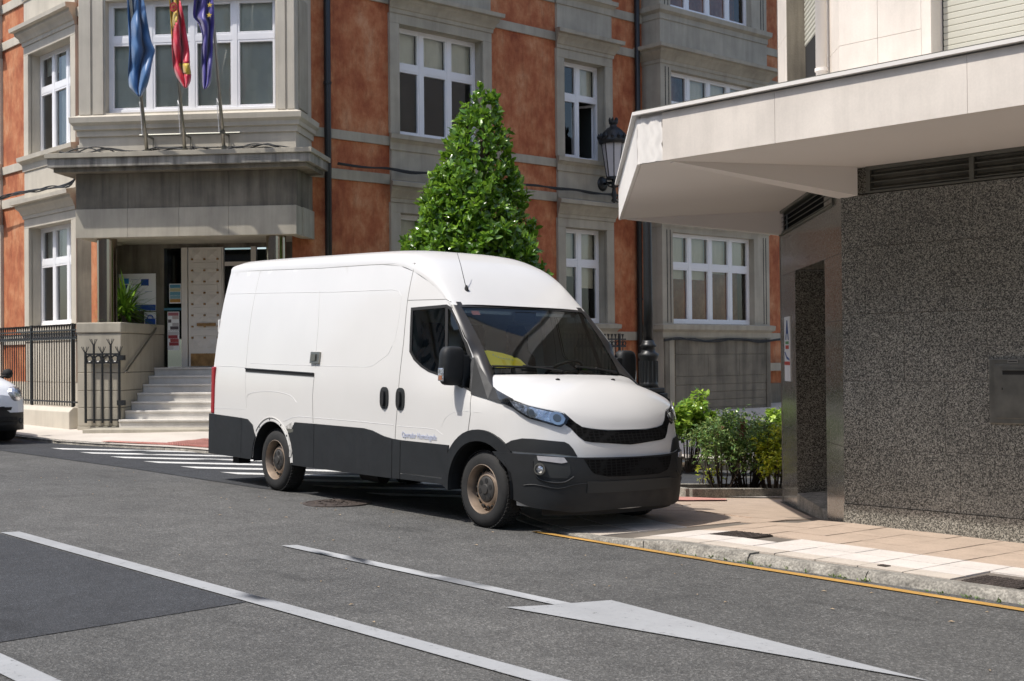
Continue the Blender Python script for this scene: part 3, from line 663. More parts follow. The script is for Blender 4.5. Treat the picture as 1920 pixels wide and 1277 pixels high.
for fr, ws, tag_ in ((FRR, Rw, 'R'), (FRL, Lw, 'L')):
    for i, (a, b, n) in enumerate(ws):
        for k, (c, d) in enumerate(FL):
            window(fr, a, b, c, d, n, seed=i*10+k+(0 if tag_ == 'R' else 50), blinds=bl_.get((i, k)) if tag_ == 'R' else ([.36]*3 if k == 0 else [.2, .9, .9]), open_light=1 if (tag_ == 'R' and i == 1 and k == 1) else None)
            surround(fr, a, b, c, d, spandrel={0: -.74 if tag_ == 'R' else -.44, 1: 3.53, 2: 7.29}[k], mat='slate' if tag_ == 'R' else 'slate_pale')
# string courses, cut where the window stonework stands
def courses(fr, u0, u1, gaps, zs_, mat):
    us = [u0]
    for a, b in gaps: us += [a, b]
    us.append(u1)
    for c, d in zs_:
        for i in range(0, len(us), 2):
            if us[i+1]-us[i] > .05: mb = MB(); mb.box(us[i], us[i+1], -.01, .035, c, d, fr); mb.build('string_course', mat, rb, bevel=.006)
ZC = [(7.01, 7.20), (7.85, 8.05), (4.20, 4.38), (3.43, 3.63), (.36, .56)]
courses(FRR, 13.5, 28.5, [(a-.235, b+.235) for a, b, n in Rw]+[(23.04, 27.15)], ZC, 'slate')
courses(FRL, -46, -24.2, [(a-.235, b+.235) for a, b, n in Lw[::-1]], ZC, 'slate_pale')
# projecting bay on the side street
C0, C1 = 23.04, 27.15
Ch = [(23.42, 26.53, .75, 2.90), (23.42, 26.53, 4.55, 6.73), (23.42, 26.53, 8.22, 10.4)]
wall(FRC2, C0, C1, -4, 11.4, Ch, .22, 'bay_wall', 'slate')
for u, sgn in ((C0, 1), (C1, -1)):
    mb = MB(); mb.add([(XR, u, -4), (XR+.58, u, -4), (XR+.58, u, 11.4), (XR, u, 11.4)], [(0, 1, 2, 3) if sgn > 0 else (3, 2, 1, 0)]); mb.build('bay_side', 'slate', rb, fix=False)
for k, h in enumerate(Ch):
    window(FRC2, *h, 4, depth=.16, seed=90+k, blinds=[[.5, .5, .42, .36], [.0, .5, .8, .8], [.2, .2, .2, .2]][k])
    z1, z0 = h[3], h[2]; c = z1+.12
    pr = [(-.02, c), (.02, c), (.03, c+.08), (.06, c+.10), (.10, c+.18), (.18, c+.24), (.20, c+.30), (.29, c+.31), (.30, c+.39), (.02, c+.46), (-.02, c+.46)]
    mb = MB(); mb.prism(pr, C0, C1, FRC2, e0=-1, e1=1); auto_smooth(mb.build('cornice', 'slate', rb), 30)
    mb = MB(); sp = [(-n, z) for n, z in pr]; mb.prism([(n, z) for n, z in pr], 0, .60, (np.array([XR+.58, C0, 0]), -X_, -Y_), e0=-1); auto_smooth(mb.build('cornice', 'slate', rb), 30)
    pr2 = [(-.02, z0-.33), (.02, z0-.33), (.02, z0-.20), (.10, z0-.14), (.11, z0-.03), (.02, z0-.012), (-.15, z0-.002), (-.15, z0-.1)]
    mb = MB(); mb.prism(pr2, C0, C1, FRC2, e0=-1, e1=1); auto_smooth(mb.build('sill', 'slate', rb), 30)
    mb = MB(); mb.prism([(n, z) for n, z in pr2 if n > -.1], 0, .60, (np.array([XR+.58, C0, 0]), -X_, -Y_), e0=-1); auto_smooth(mb.build('sill', 'slate', rb), 30)
    for u in (C0+.17, C0+.29, C1-.24, C1-.14):
        mb = MB(); mb.box(u-.012, u+.012, -.005, .004, z0+.02, z1+.05, FRC2); mb.build('fluting', 'black', rb)
# basement stonework of the bay
mb = MB(); mb.box(C0-.02, C1+.02, -.3, .05, -4, -2.0, FRC2); mb.build('base_course', 'stone_dark', rb)
for (a, b, c, d) in ((23.45, 24.65, -.50, .02), (24.653, 25.85, -.50, .02), (25.853, 26.95, -.50, .02), (23.45, 26.95, -.70, -.503), (23.45, 24.35, -2.0, -.705), (24.355, 26.93, -.88, -.705), (24.355, 26.93, -1.07, -.885), (24.355, 26.93, -1.26, -1.075), (24.355, 26.93, -1.6, -1.265), (23.45, 26.95, .023, .40)):
    mb = MB(); mb.box(a, b-.004, -.01, .03, c, d-.006, FRC2); mb.build('stone_block', 'stone_dark', rb, bevel=.004)
for u in (23.12, 27.0): mb = MB(); mb.box(u-.06, u+.10, -.01, .045, -2, .40, FRC2); mb.build('pilaster', 'stone_dark', rb)
mb = MB(); mb.box(27.2, 28.6, .05, .35, -.42, -.22, FRR); mb.build('ledge', 'slate', rb)

# ------------------------------------------------------------------ entrance bay and porch
BW = [(.63, 3.83, 4.53, 6.60), (.63, 3.83, 8.2, 10.4)]
wall(FRB, .12, 4.20, 3.70, 11.4, BW, .24, 'bay_wall', 'slate_pale')
for u, n0, n1 in ((.12, -3.2, 0), (4.20, -3.2, 0)):
    mb = MB(); O, U, N = FRB; q = [O+U*u+N*n+np.array([0, 0, z]) for n, z in ((n0, 3.7), (n1, 3.7), (n1, 11.4), (n0, 11.4))]; mb.add(q, [(0, 1, 2, 3)]); mb.build('bay_side', 'slate_pale', rb)
for k, h in enumerate(BW): window(FRB, *h, 4, depth=.16, seed=70+k, blinds=[.97, .97, .97, .97], trans=.655)
for (a, b) in ((.14, .36), (.40, .60), (3.87, 4.02), (4.06, 4.19)):
    mb = MB(); mb.box(a, b, -.02, .03, 4.5, 7.2, FRB); mb.build('pilaster', 'slate_pale', rb, bevel=.006)
mb = MB(); mb.box(4.185, 4.235, -.75, -.18, 4.55, 6.6, FRB); mb.build('side_panel', 'slate', rb, bevel=.01)
pr = [(-.02, 4.10), (.03, 4.10), (.035, 4.21), (.075, 4.22), (.08, 4.29), (.13, 4.345), (.14, 4.44), (.0, 4.50), (-.2, 4.53), (-.2, 4.3)]
mb = MB(); mb.prism(pr, .12, 4.20, FRB, e0=-1, e1=1); auto_smooth(mb.build('sill', 'slate_pale', rb), 30)
mb = MB(); mb.prism([p for p in pr if p[0] > -.1], 0, 1.15, (BP0+bu*4.20, -bn, bu), e0=-1); auto_smooth(mb.build('sill', 'slate_pale', rb), 30)
# stained slab, lintel stones, ceiling
O, U, N = FRB
def bprism(poly, z0, z1, name, mat, bev=.006, par=rb): mb = MB(); mb.extr([O+U*u+N*n+np.array([0, 0, z0]) for u, n in poly], (0, 0, z1-z0)); return mb.build(name, mat, par, bevel=bev)
bprism([(-.32, .36), (4.55, .36), (4.55, -.95), (-.32, -1.6)], 3.50, 3.66, 'canopy_slab', 'stone_canopy'); bprism([(-.36, .40), (4.59, .40), (4.59, -.98), (-.36, -1.63)], 3.663, 3.75, 'canopy_slab', 'slate')
bprism([(-.24, .28), (4.47, .28), (4.47, -.9), (-.24, -1.5)], 3.42, 3.497, 'canopy_slab', 'stone_dark')
for row, (z0, z1, m, e) in enumerate(((2.245, 2.77, 'slate', .025), (2.773, 3.415, 'stone_dark', 0))):
    us = [.06, 1.05, 2.02, 2.95, 4.21]
    for a, b in zip(us, us[1:]): mb = MB(); mb.box(a, b-.004, -.35, e, z0, z1, FRB); mb.build('lintel_stone', m, rb, bevel=.003)
    mb = MB(); mb.box(4.00+e, 4.21+e, -1.3, -.352, z0, z1, FRB); mb.build('lintel_stone', m, rb, bevel=.003)
    mb = MB(); mb.box(.06-e, .26, -1.6, -.352, z0, z1, FRB); mb.build('lintel_stone', m, rb, bevel=.003)
mb = MB(); mb.box(.0, 4.2, -2.3, -.354, 2.30, 2.36, FRB); mb.build('porch_ceiling', 'slate', rb)
NB = -2.12
mb = MB(); mb.box(-.9, .90, NB-.2, NB, -1.4, 3.4, FRB); mb.box(3.3, 5.0, NB-.2, NB, -1.4, 3.4, FRB); mb.box(.9, 3.3, NB-.2, NB-.02, 2.22, 3.4, FRB); mb.build('porch_wall', 'stone_dark', rb)
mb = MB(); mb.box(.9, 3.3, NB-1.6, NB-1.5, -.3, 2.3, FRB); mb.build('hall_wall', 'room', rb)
mb = MB(); mb.box(.9, 3.3, NB-1.5, NB-.02, -.30, -.15, FRB); mb.build('hall_floor', 'step', rb)
# steps
nst = 7; ztop = -.15; zb = -1.235; rise = (ztop-zb)/nst
for k in range(nst):
    n1 = .12-k*.285; z1 = zb+(k+1)*rise; mb = MB(); mb.box(.91, 3.35, n1-.285-(1.2 if k == nst-1 else 0), n1, z1-rise-.0, z1-.04, FRB); st = mb.build('step', 'step', rb)
    mb = MB(); mb.box(.91, 3.35, n1-.285-(1.2 if k == nst-1 else 0), n1+.025, z1-.038, z1, FRB); mb.build('tread', 'step', st, bevel=.006)
mb = MB(); mb.box(.5, 4.2, .125, .75, -1.5, zb+.012, FRB); mb.build('landing', 'slate', rb, bevel=.008)
mb = MB(); mb.box(.62, 3.9, -1.9, .12, -1.6, zb, FRB); mb.build('stair_core', 'stone_dark', rb)
# piers with planters
for (a, b) in ((.07, .90), (3.37, 4.20)):
    zz = [-1.6, -1.20, -.86, -.55, -.22, .50]
    for i in range(5):
        mb = MB(); mb.box(a, b, NB, .0 if i else .015, zz[i], zz[i+1]-.008, FRB); mb.build('pier_block', 'slate', rb, bevel=.008)
    mb = MB(); mb.box(a-.015, b+.015, NB, .02, .502, .695, FRB); mb.build('pier_cap', 'slate', rb, bevel=.02)
    mb = MB(); mb.box(a+.12, b-.1, NB+.05, -.55, .68, .70, FRB); mb.build('planter_soil', 'soil', rb)
for u in (.53, 3.74): mb = MB(); mb.lathe([(.18, .69), (.18, 2.29)], O+U*u+N*-.28, seg=32); auto_smooth(mb.build('column', 'bronze', rb), 40)
mb = MB(); mb.tube([O+U*.95+N*n+np.array([0, 0, z]) for n, z in ((-.05, -.22), (-.12, -.20), (-1.5, .55), (-1.58, .62))], .018, 8); mb.build('handrail', 'steel', rb, smooth=True)
# entrance doors
dr = MB(); dr.box(1.42, 2.10, NB-.02, NB+.03, -.14, 2.22, FRB); dr = dr.build('door', 'door_white', rb)
for r in range(9):
    z0 = .22+r*.222
    if r % 2 == 0:
        for (a, b) in ((1.50, 1.70), (1.80, 2.02)):
            mb = MB(); c = ((a+b)/2, z0+.09); q = [O+U*u+N*(NB+.032)+np.array([0, 0, z]) for u, z in ((a, z0), (b, z0), (b, z0+.18), (a, z0+.18))]+[O+U*c[0]+N*(NB+.055)+np.array([0, 0, c[1]])]; mb.add(q, [(0, 1, 4), (1, 2, 4), (2, 3, 4), (3, 0, 4)]); mb.build('door_panel', 'door_white', dr)
    else: mb = MB(); mb.box(1.50, 2.02, NB+.03, NB+.042, z0+.03, z0+.15, FRB); mb.build('door_panel', 'door_white', dr, bevel=.01)
    for u in (1.50, 1.75, 2.02): 
        if r: mb = MB(); mb.box(u-.018, u+.018, NB+.03, NB+.06, z0-.028, z0+.008, FRB); mb.build('door_stud', 'brass', dr)
mb = MB(); mb.box(1.60, 1.98, NB+.043, NB+.075, .66, .72, FRB); mb.build('letter_slot', 'brass', dr)
mb = MB(); mb.box(1.46, 2.05, NB+.03, NB+.036, -.13, .12, FRB); mb.build('kick_plate', 'brass', dr)
mb = MB(); mb.box(1.28, 1.40, NB-.05, NB+.05, -.14, 2.22, FRB); mb.box(2.115, 2.14, NB-.05, NB+.05, -.14, 2.22, FRB); mb.box(2.70, 2.80, NB-.05, NB+.05, -.14, 2.22, FRB); mb.box(2.145, 2.695, NB-.05, NB+.0, 1.85, 1.93, FRB); mb.build('door_frame', 'door_white', rb)
for (a, b) in ((.905, 1.275), (2.145, 2.695)):
    mb = MB(); mb.add([O+U*u+N*(NB-.02)+np.array([0, 0, z]) for u, z in ((a, -.14), (b, -.14), (b, 2.21), (a, 2.21))], [(0, 1, 2, 3)]); mb.build('glass_panel', 'door_glass', rb, fix=False)
mb = MB(); mb.box(.905, 1.275, NB-.01, NB+.012, .98, 1.03, FRB); mb.build('push_bar', flat('blue_bar', (.05, .16, .22)), rb)
# plaque and posters
pq = root('entrance_plaque', tuple(O+U*.5+N*(NB+.02)), 'white entrance plaque with two blue squares above a blue band', 'plaque')
mb = MB(); mb.box(-.02, .74, NB+.002, NB+.02, .98, 1.72, FRB); mb.build('board', 'paper', pq)
eu = flat('plaque_blue', (.01, .06, .30))
for (a, b, c, d, m) in ((.06, .19, 1.52, 1.63, flat('sky_blue', (.04, .27, .62))), (.06, .19, 1.38, 1.50, eu), (.44, .60, 1.48, 1.61, eu), (-.02, .74, .985, 1.10, eu), (.24, .38, 1.60, 1.606, eu), (.24, .38, 1.50, 1.506, eu), (.24, .42, 1.36, 1.366, eu), (.52, .66, 1.36, 1.366, eu)):
    mb = MB(); mb.box(a, b, NB+.0205, NB+.023, c, d, FRB); mb.build('print', m, pq)
lk = root('lock_sign', tuple(O+U*.6+N*(NB+.02)), 'small white sign with a blue padlock below the plaque', 'sign')
mb = MB(); mb.box(.50, .74, NB+.002, NB+.018, .66, .955, FRB); mb.build('board', 'paper', lk); fpoly([(.52, .82), (.73, .82), (.73, .72), (.68, .67), (.57, .67), (.52, .72)], FRB, NB+.0185, NB+.021, 'padlock', flat('lock_blue', (.02, .1, .5)), lk)
mb = MB(); mb.tube([O+U*(.625+.06*math.cos(t))+N*(NB+.022)+np.array([0, 0, .82+.07*math.sin(t)]) for t in np.linspace(0, math.pi, 9)], .012, 6); mb.build('shackle', flat('lock_blue', (0, 0, 0)), lk)
def poster(a, b, c, d, cols, label):
    r = root('poster', tuple(O+U*a+N*NB), label, 'poster'); mb = MB(); mb.box(a, b, NB-.018, NB-.012, c, d, FRB); mb.build('sheet', 'paper', r); n = len(cols); h = (d-c-.03)/n
    for i, (col, w0, w1) in enumerate(cols): mb = MB(); mb.box(a+.012+(b-a-.024)*w0, a+.012+(b-a-.024)*w1, NB-.0118, NB-.010, d-.015-h*(i+1)+.004, d-.015-h*i, FRB); mb.build('print', flat('pc_%d_%d_%d' % tuple(int(x*99) for x in col), col), r)
poster(1.01, 1.25, 1.12, 1.51, [((.08, .25, .36), 0, 1), ((.45, .42, .25), 0, 1), ((.12, .30, .38), 0, 1), ((.2, .36, .42), 0, 1), ((.42, .22, .05), 0, 1)], 'blue and sand striped poster on the dark entrance glass')
poster(.97, 1.21, .58, .955, [((.35, .12, .14), 0, 1), ((.5, .42, .4), .4, 1), ((.12, .10, .11), .0, .3), ((.45, .42, .42), .4, 1), ((.10, .08, .09), .2, 1)], 'pink edged poster with dark figure under the push bar')
poster(.97, 1.21, .19, .575, [((.5, .5, .5), 0, 1), ((.32, .05, .06), 0, .9), ((.36, .07, .07), .2, 1), ((.30, .05, .06), .1, 1), ((.6, .6, .6), 0, .5)], 'white poster with red blobs, lowest on the entrance glass')
# roof over the whole building
mb = MB(); mb.extr([(-46, 11.0, 11.4), (-24.2, 11.0, 11.4), (-23.4, 9.9, 11.4), (-19.7, 13.1, 11.4), (-19.8, 34, 11.4), (-34, 34, 11.4), (-46, 26, 11.4)], (0, 0, .35)); mb.build('roof', 'slate', rb)
# drainpipes and cables
for (px, py, x, z0) in ((615, 300, XR+.10, -2), (1197, 300, XR+.10, -2.5)):
    y = onplane(px, py, X_, x)[1]; mb = MB(); mb.tube([(x, y, z0), (x, y, 11.2)], .065, 10); p_ = mb.build('drainpipe', 'iron', rb, smooth=True)
    for z in (1.3, 5.2, 8.6): mb = MB(); mb.tube([(x, y, z), (x, y, z+.05)], .078, 10); mb.build('pipe_collar', 'iron', p_)
def cable(pts, r, label, n=3, jit=.03):
    pts = [np.array(p, float) for p in pts]; c = root('cable_bundle', tuple(pts[0]), label, 'cable'); rnd = random.Random(len(label))
    for k in range(n):
        P = smoothpoly([p+np.array([rnd.uniform(-jit, jit)*.3, rnd.uniform(-jit, jit)*.3, rnd.uniform(-jit, jit)]) for p in pts], 5); mb = MB(); mb.tube(P, r, 6); mb.build('cable', 'cable', c, smooth=True)
def lp(fr, u, n, z): return fr[0]+fr[1]*u+fr[2]*n+np.array([0, 0, z])
cable([lp(FRB, u, .16+.03*math.sin(u*3), 3.80+.03*math.sin(u*4)) for u in np.linspace(-.2, 4.3, 16)]+[lp(FRB, 4.45, -.4, 3.76), lp(FRB, 4.5, -.9, 3.72)], .013, 'black cables lying along the stained porch slab', 4, .05)
cable([lp(FRR, u, .20+.02*math.sin(u*2), 3.69+.015*math.sin(u*5)) for u in np.linspace(14.2, 22.9, 16)], .016, 'black cable bundle clipped along the side street wall', 3, .025)
cable([lp(FRL, u, .33, 3.56+.04*math.sin(u*1.3)) for u in np.linspace(-38, -25.2, 16)]+[lp(FRL, -24.8, .3, 3.75)], .014, 'black cables sagging along the street side cornice', 4, .06)
cable([lp(FRC2, u, .08+.02*math.sin(u*4), .36+.03*math.sin(u*3)) for u in np.linspace(23.0, 27.6, 10)], .014, 'dark cables under the sill of the projecting bay', 3, .03)
# ------------------------------------------------------------------ the white van
def paintmat(name, col):
    m, nt, p = _nodes(name); c = mixc(nt, tuple(x*.965 for x in col), col, ramp(nt, noise(nt, 1.3, 5), [(.35, 0), (.65, 1)]))
    geo = nt.nodes.new('ShaderNodeNewGeometry'); 
    nt.links.new(c, p.inputs['Base Color']); p.inputs['Roughness'].default_value = .38; p.inputs['Coat Weight'].default_value = .5; p.inputs['Coat Roughness'].default_value = .07
    return m
MAT['van_white'] = paintmat('van_white_paint', (.635, .627, .608))
MAT['clad'] = M('grey_plastic_cladding', (.0085, .010, .0115), .6, var=.22, vs=4, bs=180, bstr=.12, rvar=.08)
MAT['pillar_black'] = M('satin_black', (.022, .021, .021), .42, var=.05)
MAT['rubber'] = M('tyre_rubber', (.016, .016, .016), .82, var=.2, vs=15, bs=90, bstr=.15)
MAT['rim'] = M('rusty_steel_rim', (.30, .235, .18), .5, metal=.55, var=.3, vs=9)
MAT['hub'] = M('hub_plastic', (.035, .033, .031), .6, var=.2)
MAT['lens'] = M('headlamp_reflector', (.62, .63, .65), .16, metal=.85, var=.45, vs=22, bs=26, bstr=1.0)
MAT['dash'] = M('dash_plastic', (.02, .022, .022), .6, var=.1); MAT['seat'] = M('seat_cloth', (.032, .034, .036), .9, var=.2, vs=20)
MAT['drl'] = M('running_lamp_lens', (.42, .41, .42), .3, var=.1, vs=20); MAT['cab_grey'] = M('cab_trim', (.42, .43, .42), .8, var=.05)
MAT['groove'] = M('panel_gap', (.20, .20, .19), .8, var=0); MAT['groove_soft'] = M('panel_crease', (.50, .49, .47), .6, var=0)
VO = np.array([-8.56072298, 8.41341087, -1.51199118]); vx = np.array([.99794179, -.0629013, -.01247427]); vy = np.array([.06263384, .99782016, -.02078315]); vz = np.array([.01375437, .01995906, .99970618])
VM = Matrix(((vx[0], vy[0], vz[0], VO[0]), (vx[1], vy[1], vz[1], VO[1]), (vx[2], vy[2], vz[2], VO[2]), (0, 0, 0, 1)))
van = bpy.data.objects.new('delivery_van', None); COL.objects.link(van); van.matrix_world = VM
tag(van, 'white high-roof panel van with grey plastic lower cladding parked across the corner', 'van')
def V(mb, name, mat, par=None, smooth=True, **k):
    o = mb.build(name, mat, None, smooth=smooth, **k); o.parent = par if par is not None else van
    if smooth: auto_smooth(o, 48)
    if getattr(mb, 'mir', None):
        m2 = mb.mir.build(name, mat, None, smooth=smooth, **k); m2.parent = o.parent
        if smooth: auto_smooth(m2, 48)
    return o
def vpx(p): p = np.asarray(p, float); return proj(VO+vx*p[0]+vy*p[1]+vz*p[2])
_W = tab([0, .3, .7, 1.12, 1.5, 2.03, 2.4, 2.7], [.985, .998, 1.0, .998, .965, .885, .80, .72])
_Wf = tab([0, .3, .7, 1.02, 1.12, 1.2, 1.34, 1.5], [.985, .998, 1.0, .998, .982, .94, .80, .62])
_Wc = tab([0, .3, .7, 1.12, 1.35, 1.6, 1.95, 2.3, 2.7], [.985, .998, 1.0, .997, .962, .908, .822, .73, .62])
def Wd(x, z):
    a = sstep(-1.32, -.62, x); b = sstep(-.40, .0, x); w = (1-a)*_W(z)+a*_Wc(z); w = (1-b)*w+b*_Wf(z)
    return w*(1-.04*sstep(-.2, .25, x))
_xf = tab([.1, .2, .34, .5, .66, .75, .86, .95, 1.1], [.80, .855, .885, .895, .878, .865, .83, .80, .72])
XN, LN, EN = .22, 1.25, 2/2.45
SC = XN+LN                                                       # s at the front centre
def B(s, z):
    if s <= XN: return np.array([s, -Wd(s, z), z])
    t = min((s-XN)/LN, 1.9)*math.pi/2; w = Wd(XN, z)
    c, si = math.cos(t), math.sin(t)
    return np.array([XN+(_xf(z)-XN)*abs(si)**EN, -w*math.copysign(abs(c)**EN, c), z])
def Bpx(px, py, s0=None, z0=None):
    best = None
    for st in ([s0] if s0 is not None else [-4.0, -2, -.5, .3, .7, 1.1]):
        q = np.array([st, .8 if z0 is None else z0])
        for _ in range(40):
            r = vpx(B(*q))-np.array([px, py]); e = 1e-4
            J = np.column_stack([(vpx(B(q[0]+e, q[1]))-vpx(B(q[0]-e, q[1])))/(2*e), (vpx(B(q[0], q[1]+e))-vpx(B(q[0], q[1]-e)))/(2*e)])
            try: d = np.linalg.solve(J, r)
            except Exception: break
            q = q-np.clip(d, -.3, .3); q[0] = min(max(q[0], -5.4), SC); q[1] = min(max(q[1], .05), 2.6)
            if abs(r).max() < .05: break
        r = float(abs(vpx(B(*q))-np.array([px, py])).max())
        if best is None or r < best[0]: best = (r, q.copy())
        if r < .1: break
    return tuple(best[1])
def BP(pts): return [Bpx(*p) for p in pts]
_T = tab([-5.24, -5.1, -3, -1.9, -1.55, -1.28, -1.05, -.85, -.65], [2.60, 2.63, 2.60, 2.575, 2.545, 2.46, 2.335, 2.175, 1.985])
_zc = tab([-5.24, -3, -1.9, -1.55, -1.28, -1.05, -.85, -.65], [2.46, 2.43, 2.40, 2.37, 2.30, 2.20, 2.08, 1.93])
XR0 = -5.22
wr = .338; WB = -3.745
def arc(cx, cz, r, a0, a1, n): return [(cx+r*math.cos(a), cz+r*math.sin(a)) for a in np.linspace(math.radians(a0), math.radians(a1), n)]
# outline of the white shell in (s, z)
pill_l = [Bpx(px, py, -.4, 1.7) for px, py in ((889, 671), (876, 640), (862, 608), (846, 572))]
hoodedge = [Bpx(px, py, s, z) for px, py, s, z in ((924, 727, .15, 1.2), (930, 731, .2, 1.2), (961, 748, .45, 1.1), (994, 760, .6, 1.0), (1030, 768, .8, 1.0), (1055, 773, .95, .95))]
lip = [Bpx(px, py, s, z) for px, py, s, z in ((1067, 782, .98, .93), (1079, 792, 1.03, .9), (1091, 799, 1.1, .88), (1110, 803, 1.2, .87), (1140, 806, 1.35, .86))]
lipz = lip[-1][1]
shell = [(XR0, .34)]+[(-4.18, .34)]+arc(WB, .335, .425, 180, 0, 16)+[(-3.3, .34), (-.46, .34)]+arc(0, .34, .43, 180, 0, 16)+[(.45, .24), (SC, .2), (SC, lipz)]+lip[::-1]+hoodedge[:1:-1]+[Bpx(946, 758, .3, 1.1), Bpx(915, 748, .1, 1.1), Bpx(886, 738, -.1, 1.15), Bpx(886, 673, -.1, 1.5)]+pill_l+[(-.66, 1.93)]
for x in (-.75, -.85, -.95, -1.05, -1.28, -1.55, -1.9, -2.4, -3, -3.7, -4.4, XR0): shell.append((x, _zc(x)))
# side window
winL = [Bpx(px, py, -.9, 1.6) for px, py in ((771, 577), (838, 571), (846, 576), (862, 610), (876, 642), (884, 664), (884, 735), (860, 722), (822, 704), (803, 697), (788, 687), (776, 675), (768, 660))]
winL = smoothpoly(winL[:1], 1)+winL[1:]
gpts = []
for x in np.arange(-5.2, .3, .1):
    for z in np.arange(.3, 2.5, .1): gpts.append((x, z))
for x in np.arange(.3, SC, .035):
    for z in np.arange(.2, 1.3, .035): gpts.append((x, z))
mb = patch(B, shell, [winL], .06, gridpts=gpts, mirror=True); body = V(mb, 'body_side', 'van_white')
# roof and front roof slope
def roof_pt(x, k, n=20):
    tau = math.pi*k/n; c = math.cos(tau); s_ = math.sin(tau); zc = _zc(x); we = Wd(x, zc); e = 2/3.2
    fr_ = sstep(-1.5, -.7, x); e2 = e*(1-.25*fr_)
    xb = x-.0*s_
    return np.array([xb, -we*math.copysign(abs(c)**e2, c), zc+(_T(x)-zc)*abs(s_)**e2])
xsr = list(np.linspace(XR0, -1.6, 22))+list(np.linspace(-1.5, -.65, 18))
mb = MB(); mb.grid([[roof_pt(x, k) for k in range(21)] for x in xsr]); V(mb, 'roof', 'van_white')
# rear doors
P = [B(XR0, z) for z in np.linspace(.34, 2.46, 20)]
mb = MB(); rear = [np.array(p) for p in P]+[roof_pt(XR0, k) for k in range(1, 21)]+[np.array([p[0], -p[1], p[2]]) for p in P[::-1]]
cen = np.array([XR0-.03, 0, 1.3]); n = len(rear); mb.add(rear+[cen], [(i, i+1, n) for i in range(n-1)]+[(n-1, 0, n)]); V(mb, 'rear_doors', 'van_white', smooth=False)
# windscreen, pillars
wt = lambda q: np.array([-.655-.03*(1-q*q), .775*q, 1.975+.012*(1-q*q)])
wb = lambda q: np.array([-.115+.16*(1-abs(q)**2.2), .80*q, 1.352+.0*(1-q*q)])
def WS(q, w):
    p = wt(q)*(1-w)+wb(q)*w; bulge = .05*math.sin(math.pi*w)*(1-.3*q*q); return p+np.array([.55, 0, .5])*bulge*.8
mb = MB(); mb.grid([[WS(q, w) for q in np.linspace(-.96, .96, 25)] for w in np.linspace(.02, 1, 16)]); V(mb, 'windscreen', 'car_glass')
mb = MB(); mb.grid([[WS(q, w)+np.array([.004, 0, .004]) for q in np.linspace(-1, 1, 25)] for w in np.linspace(-.04, .045, 4)]); V(mb, 'windscreen_seal', 'pillar_black')
pl_side = [np.array(p) for p in resample([B(-.66, 1.93), B(*pill_l[3]), B(*pill_l[1]), B(*pill_l[0]), B(*hoodedge[0])], .06, False)]
cs = [0]
for a, b in zip(pl_side, pl_side[1:]): cs.append(cs[-1]+np.linalg.norm(b-a))
for sg in (1, -1):
    rows_ = []; mb = MB()
    for i, p in enumerate(pl_side):
        w = cs[i]/cs[-1]; e = WS(-.955, w); m_ = []
        for k in range(6):
            t = k/5; q = p*(1-t)+e*t+np.array([.35, -.7, .3])*.022*math.sin(math.pi*t)+np.array([.004, -.004, .004]); m_.append((q[0], sg*q[1], q[2]))
        rows_.append(m_)
    mb.grid(rows_); V(mb, 'windscreen_pillar', 'pillar_black')
# bonnet
C = [tab([0, .25, .5, .72, .88, 1], [.045, .30, .53, .70, .80, .835]), tab([0, .25, .5, .72, .88, 1], [1.345, 1.305, 1.225, 1.10, .975, lipz])]
ed = [np.array([-.10, -.795, 1.335]), np.array([-.05, -.83, 1.32])]+[np.array(B(*q)) for q in hoodedge]+[np.array(B(*q)) for q in lip[:3]]
ce = [0]
for a, b in zip(ed, ed[1:]): ce.append(ce[-1]+np.linalg.norm(b-a))
ce = [c/ce[-1] for c in ce]; Ed = [tab(ce, [p[i] for p in ed]) for i in range(3)]
def HD(q, r):
    a = abs(q); E_ = np.array([f(r) for f in Ed]); c = np.array([C[0](r), 0, C[1](r)])
    kx = a**2.3; kz = a**(2.6+.8*r)
    return np.array([c[0]+(E_[0]-c[0])*kx, math.copysign(abs(E_[1])*a, q), c[2]+(E_[2]-c[2])*kz])
mb = MB(); mb.grid([[HD(q, r) for q in np.linspace(-1, 1, 41)] for r in np.linspace(0, 1, 32)]); bon = V(mb, 'bonnet', 'van_white')
mb = MB(); mb.grid([[HD(q, .0)+np.array([-.09, 0, -.004])*t+np.array([0, 0, -.03*t]) for q in np.linspace(-.99, .99, 21)] for t in (0.05, .4, 1, 1.6)]); V(mb, 'cowl', 'dash')
for q in (-.37, .37):
    c = HD(q, .24); mb = MB(); mb.lathe([(.022, -.004), (.020, .008), (.006, .014)], c, (0.1, 0, 1), 12); V(mb, 'washer_jet', 'black', bon)
# features on the wrapped side / nose, traced from the photo
def feat(name, px, mat, off=.008, th=.02, step=.05, guess=(.9, .7), holes=(), smooth_n=0, par=None, mirror=True, extra=None):
    P_ = [Bpx(a, b, *guess) if not isinstance(a, str) else (float(a[1:]), b) for a, b in px]
    if extra: P_ = extra(P_)
    if smooth_n: P_ = smoothpoly(P_, smooth_n, True)
    mb = patch(B, P_, holes, step, off, th, mirror=mirror, smax=SC); return V(mb, name, mat, par if par is not None else van)
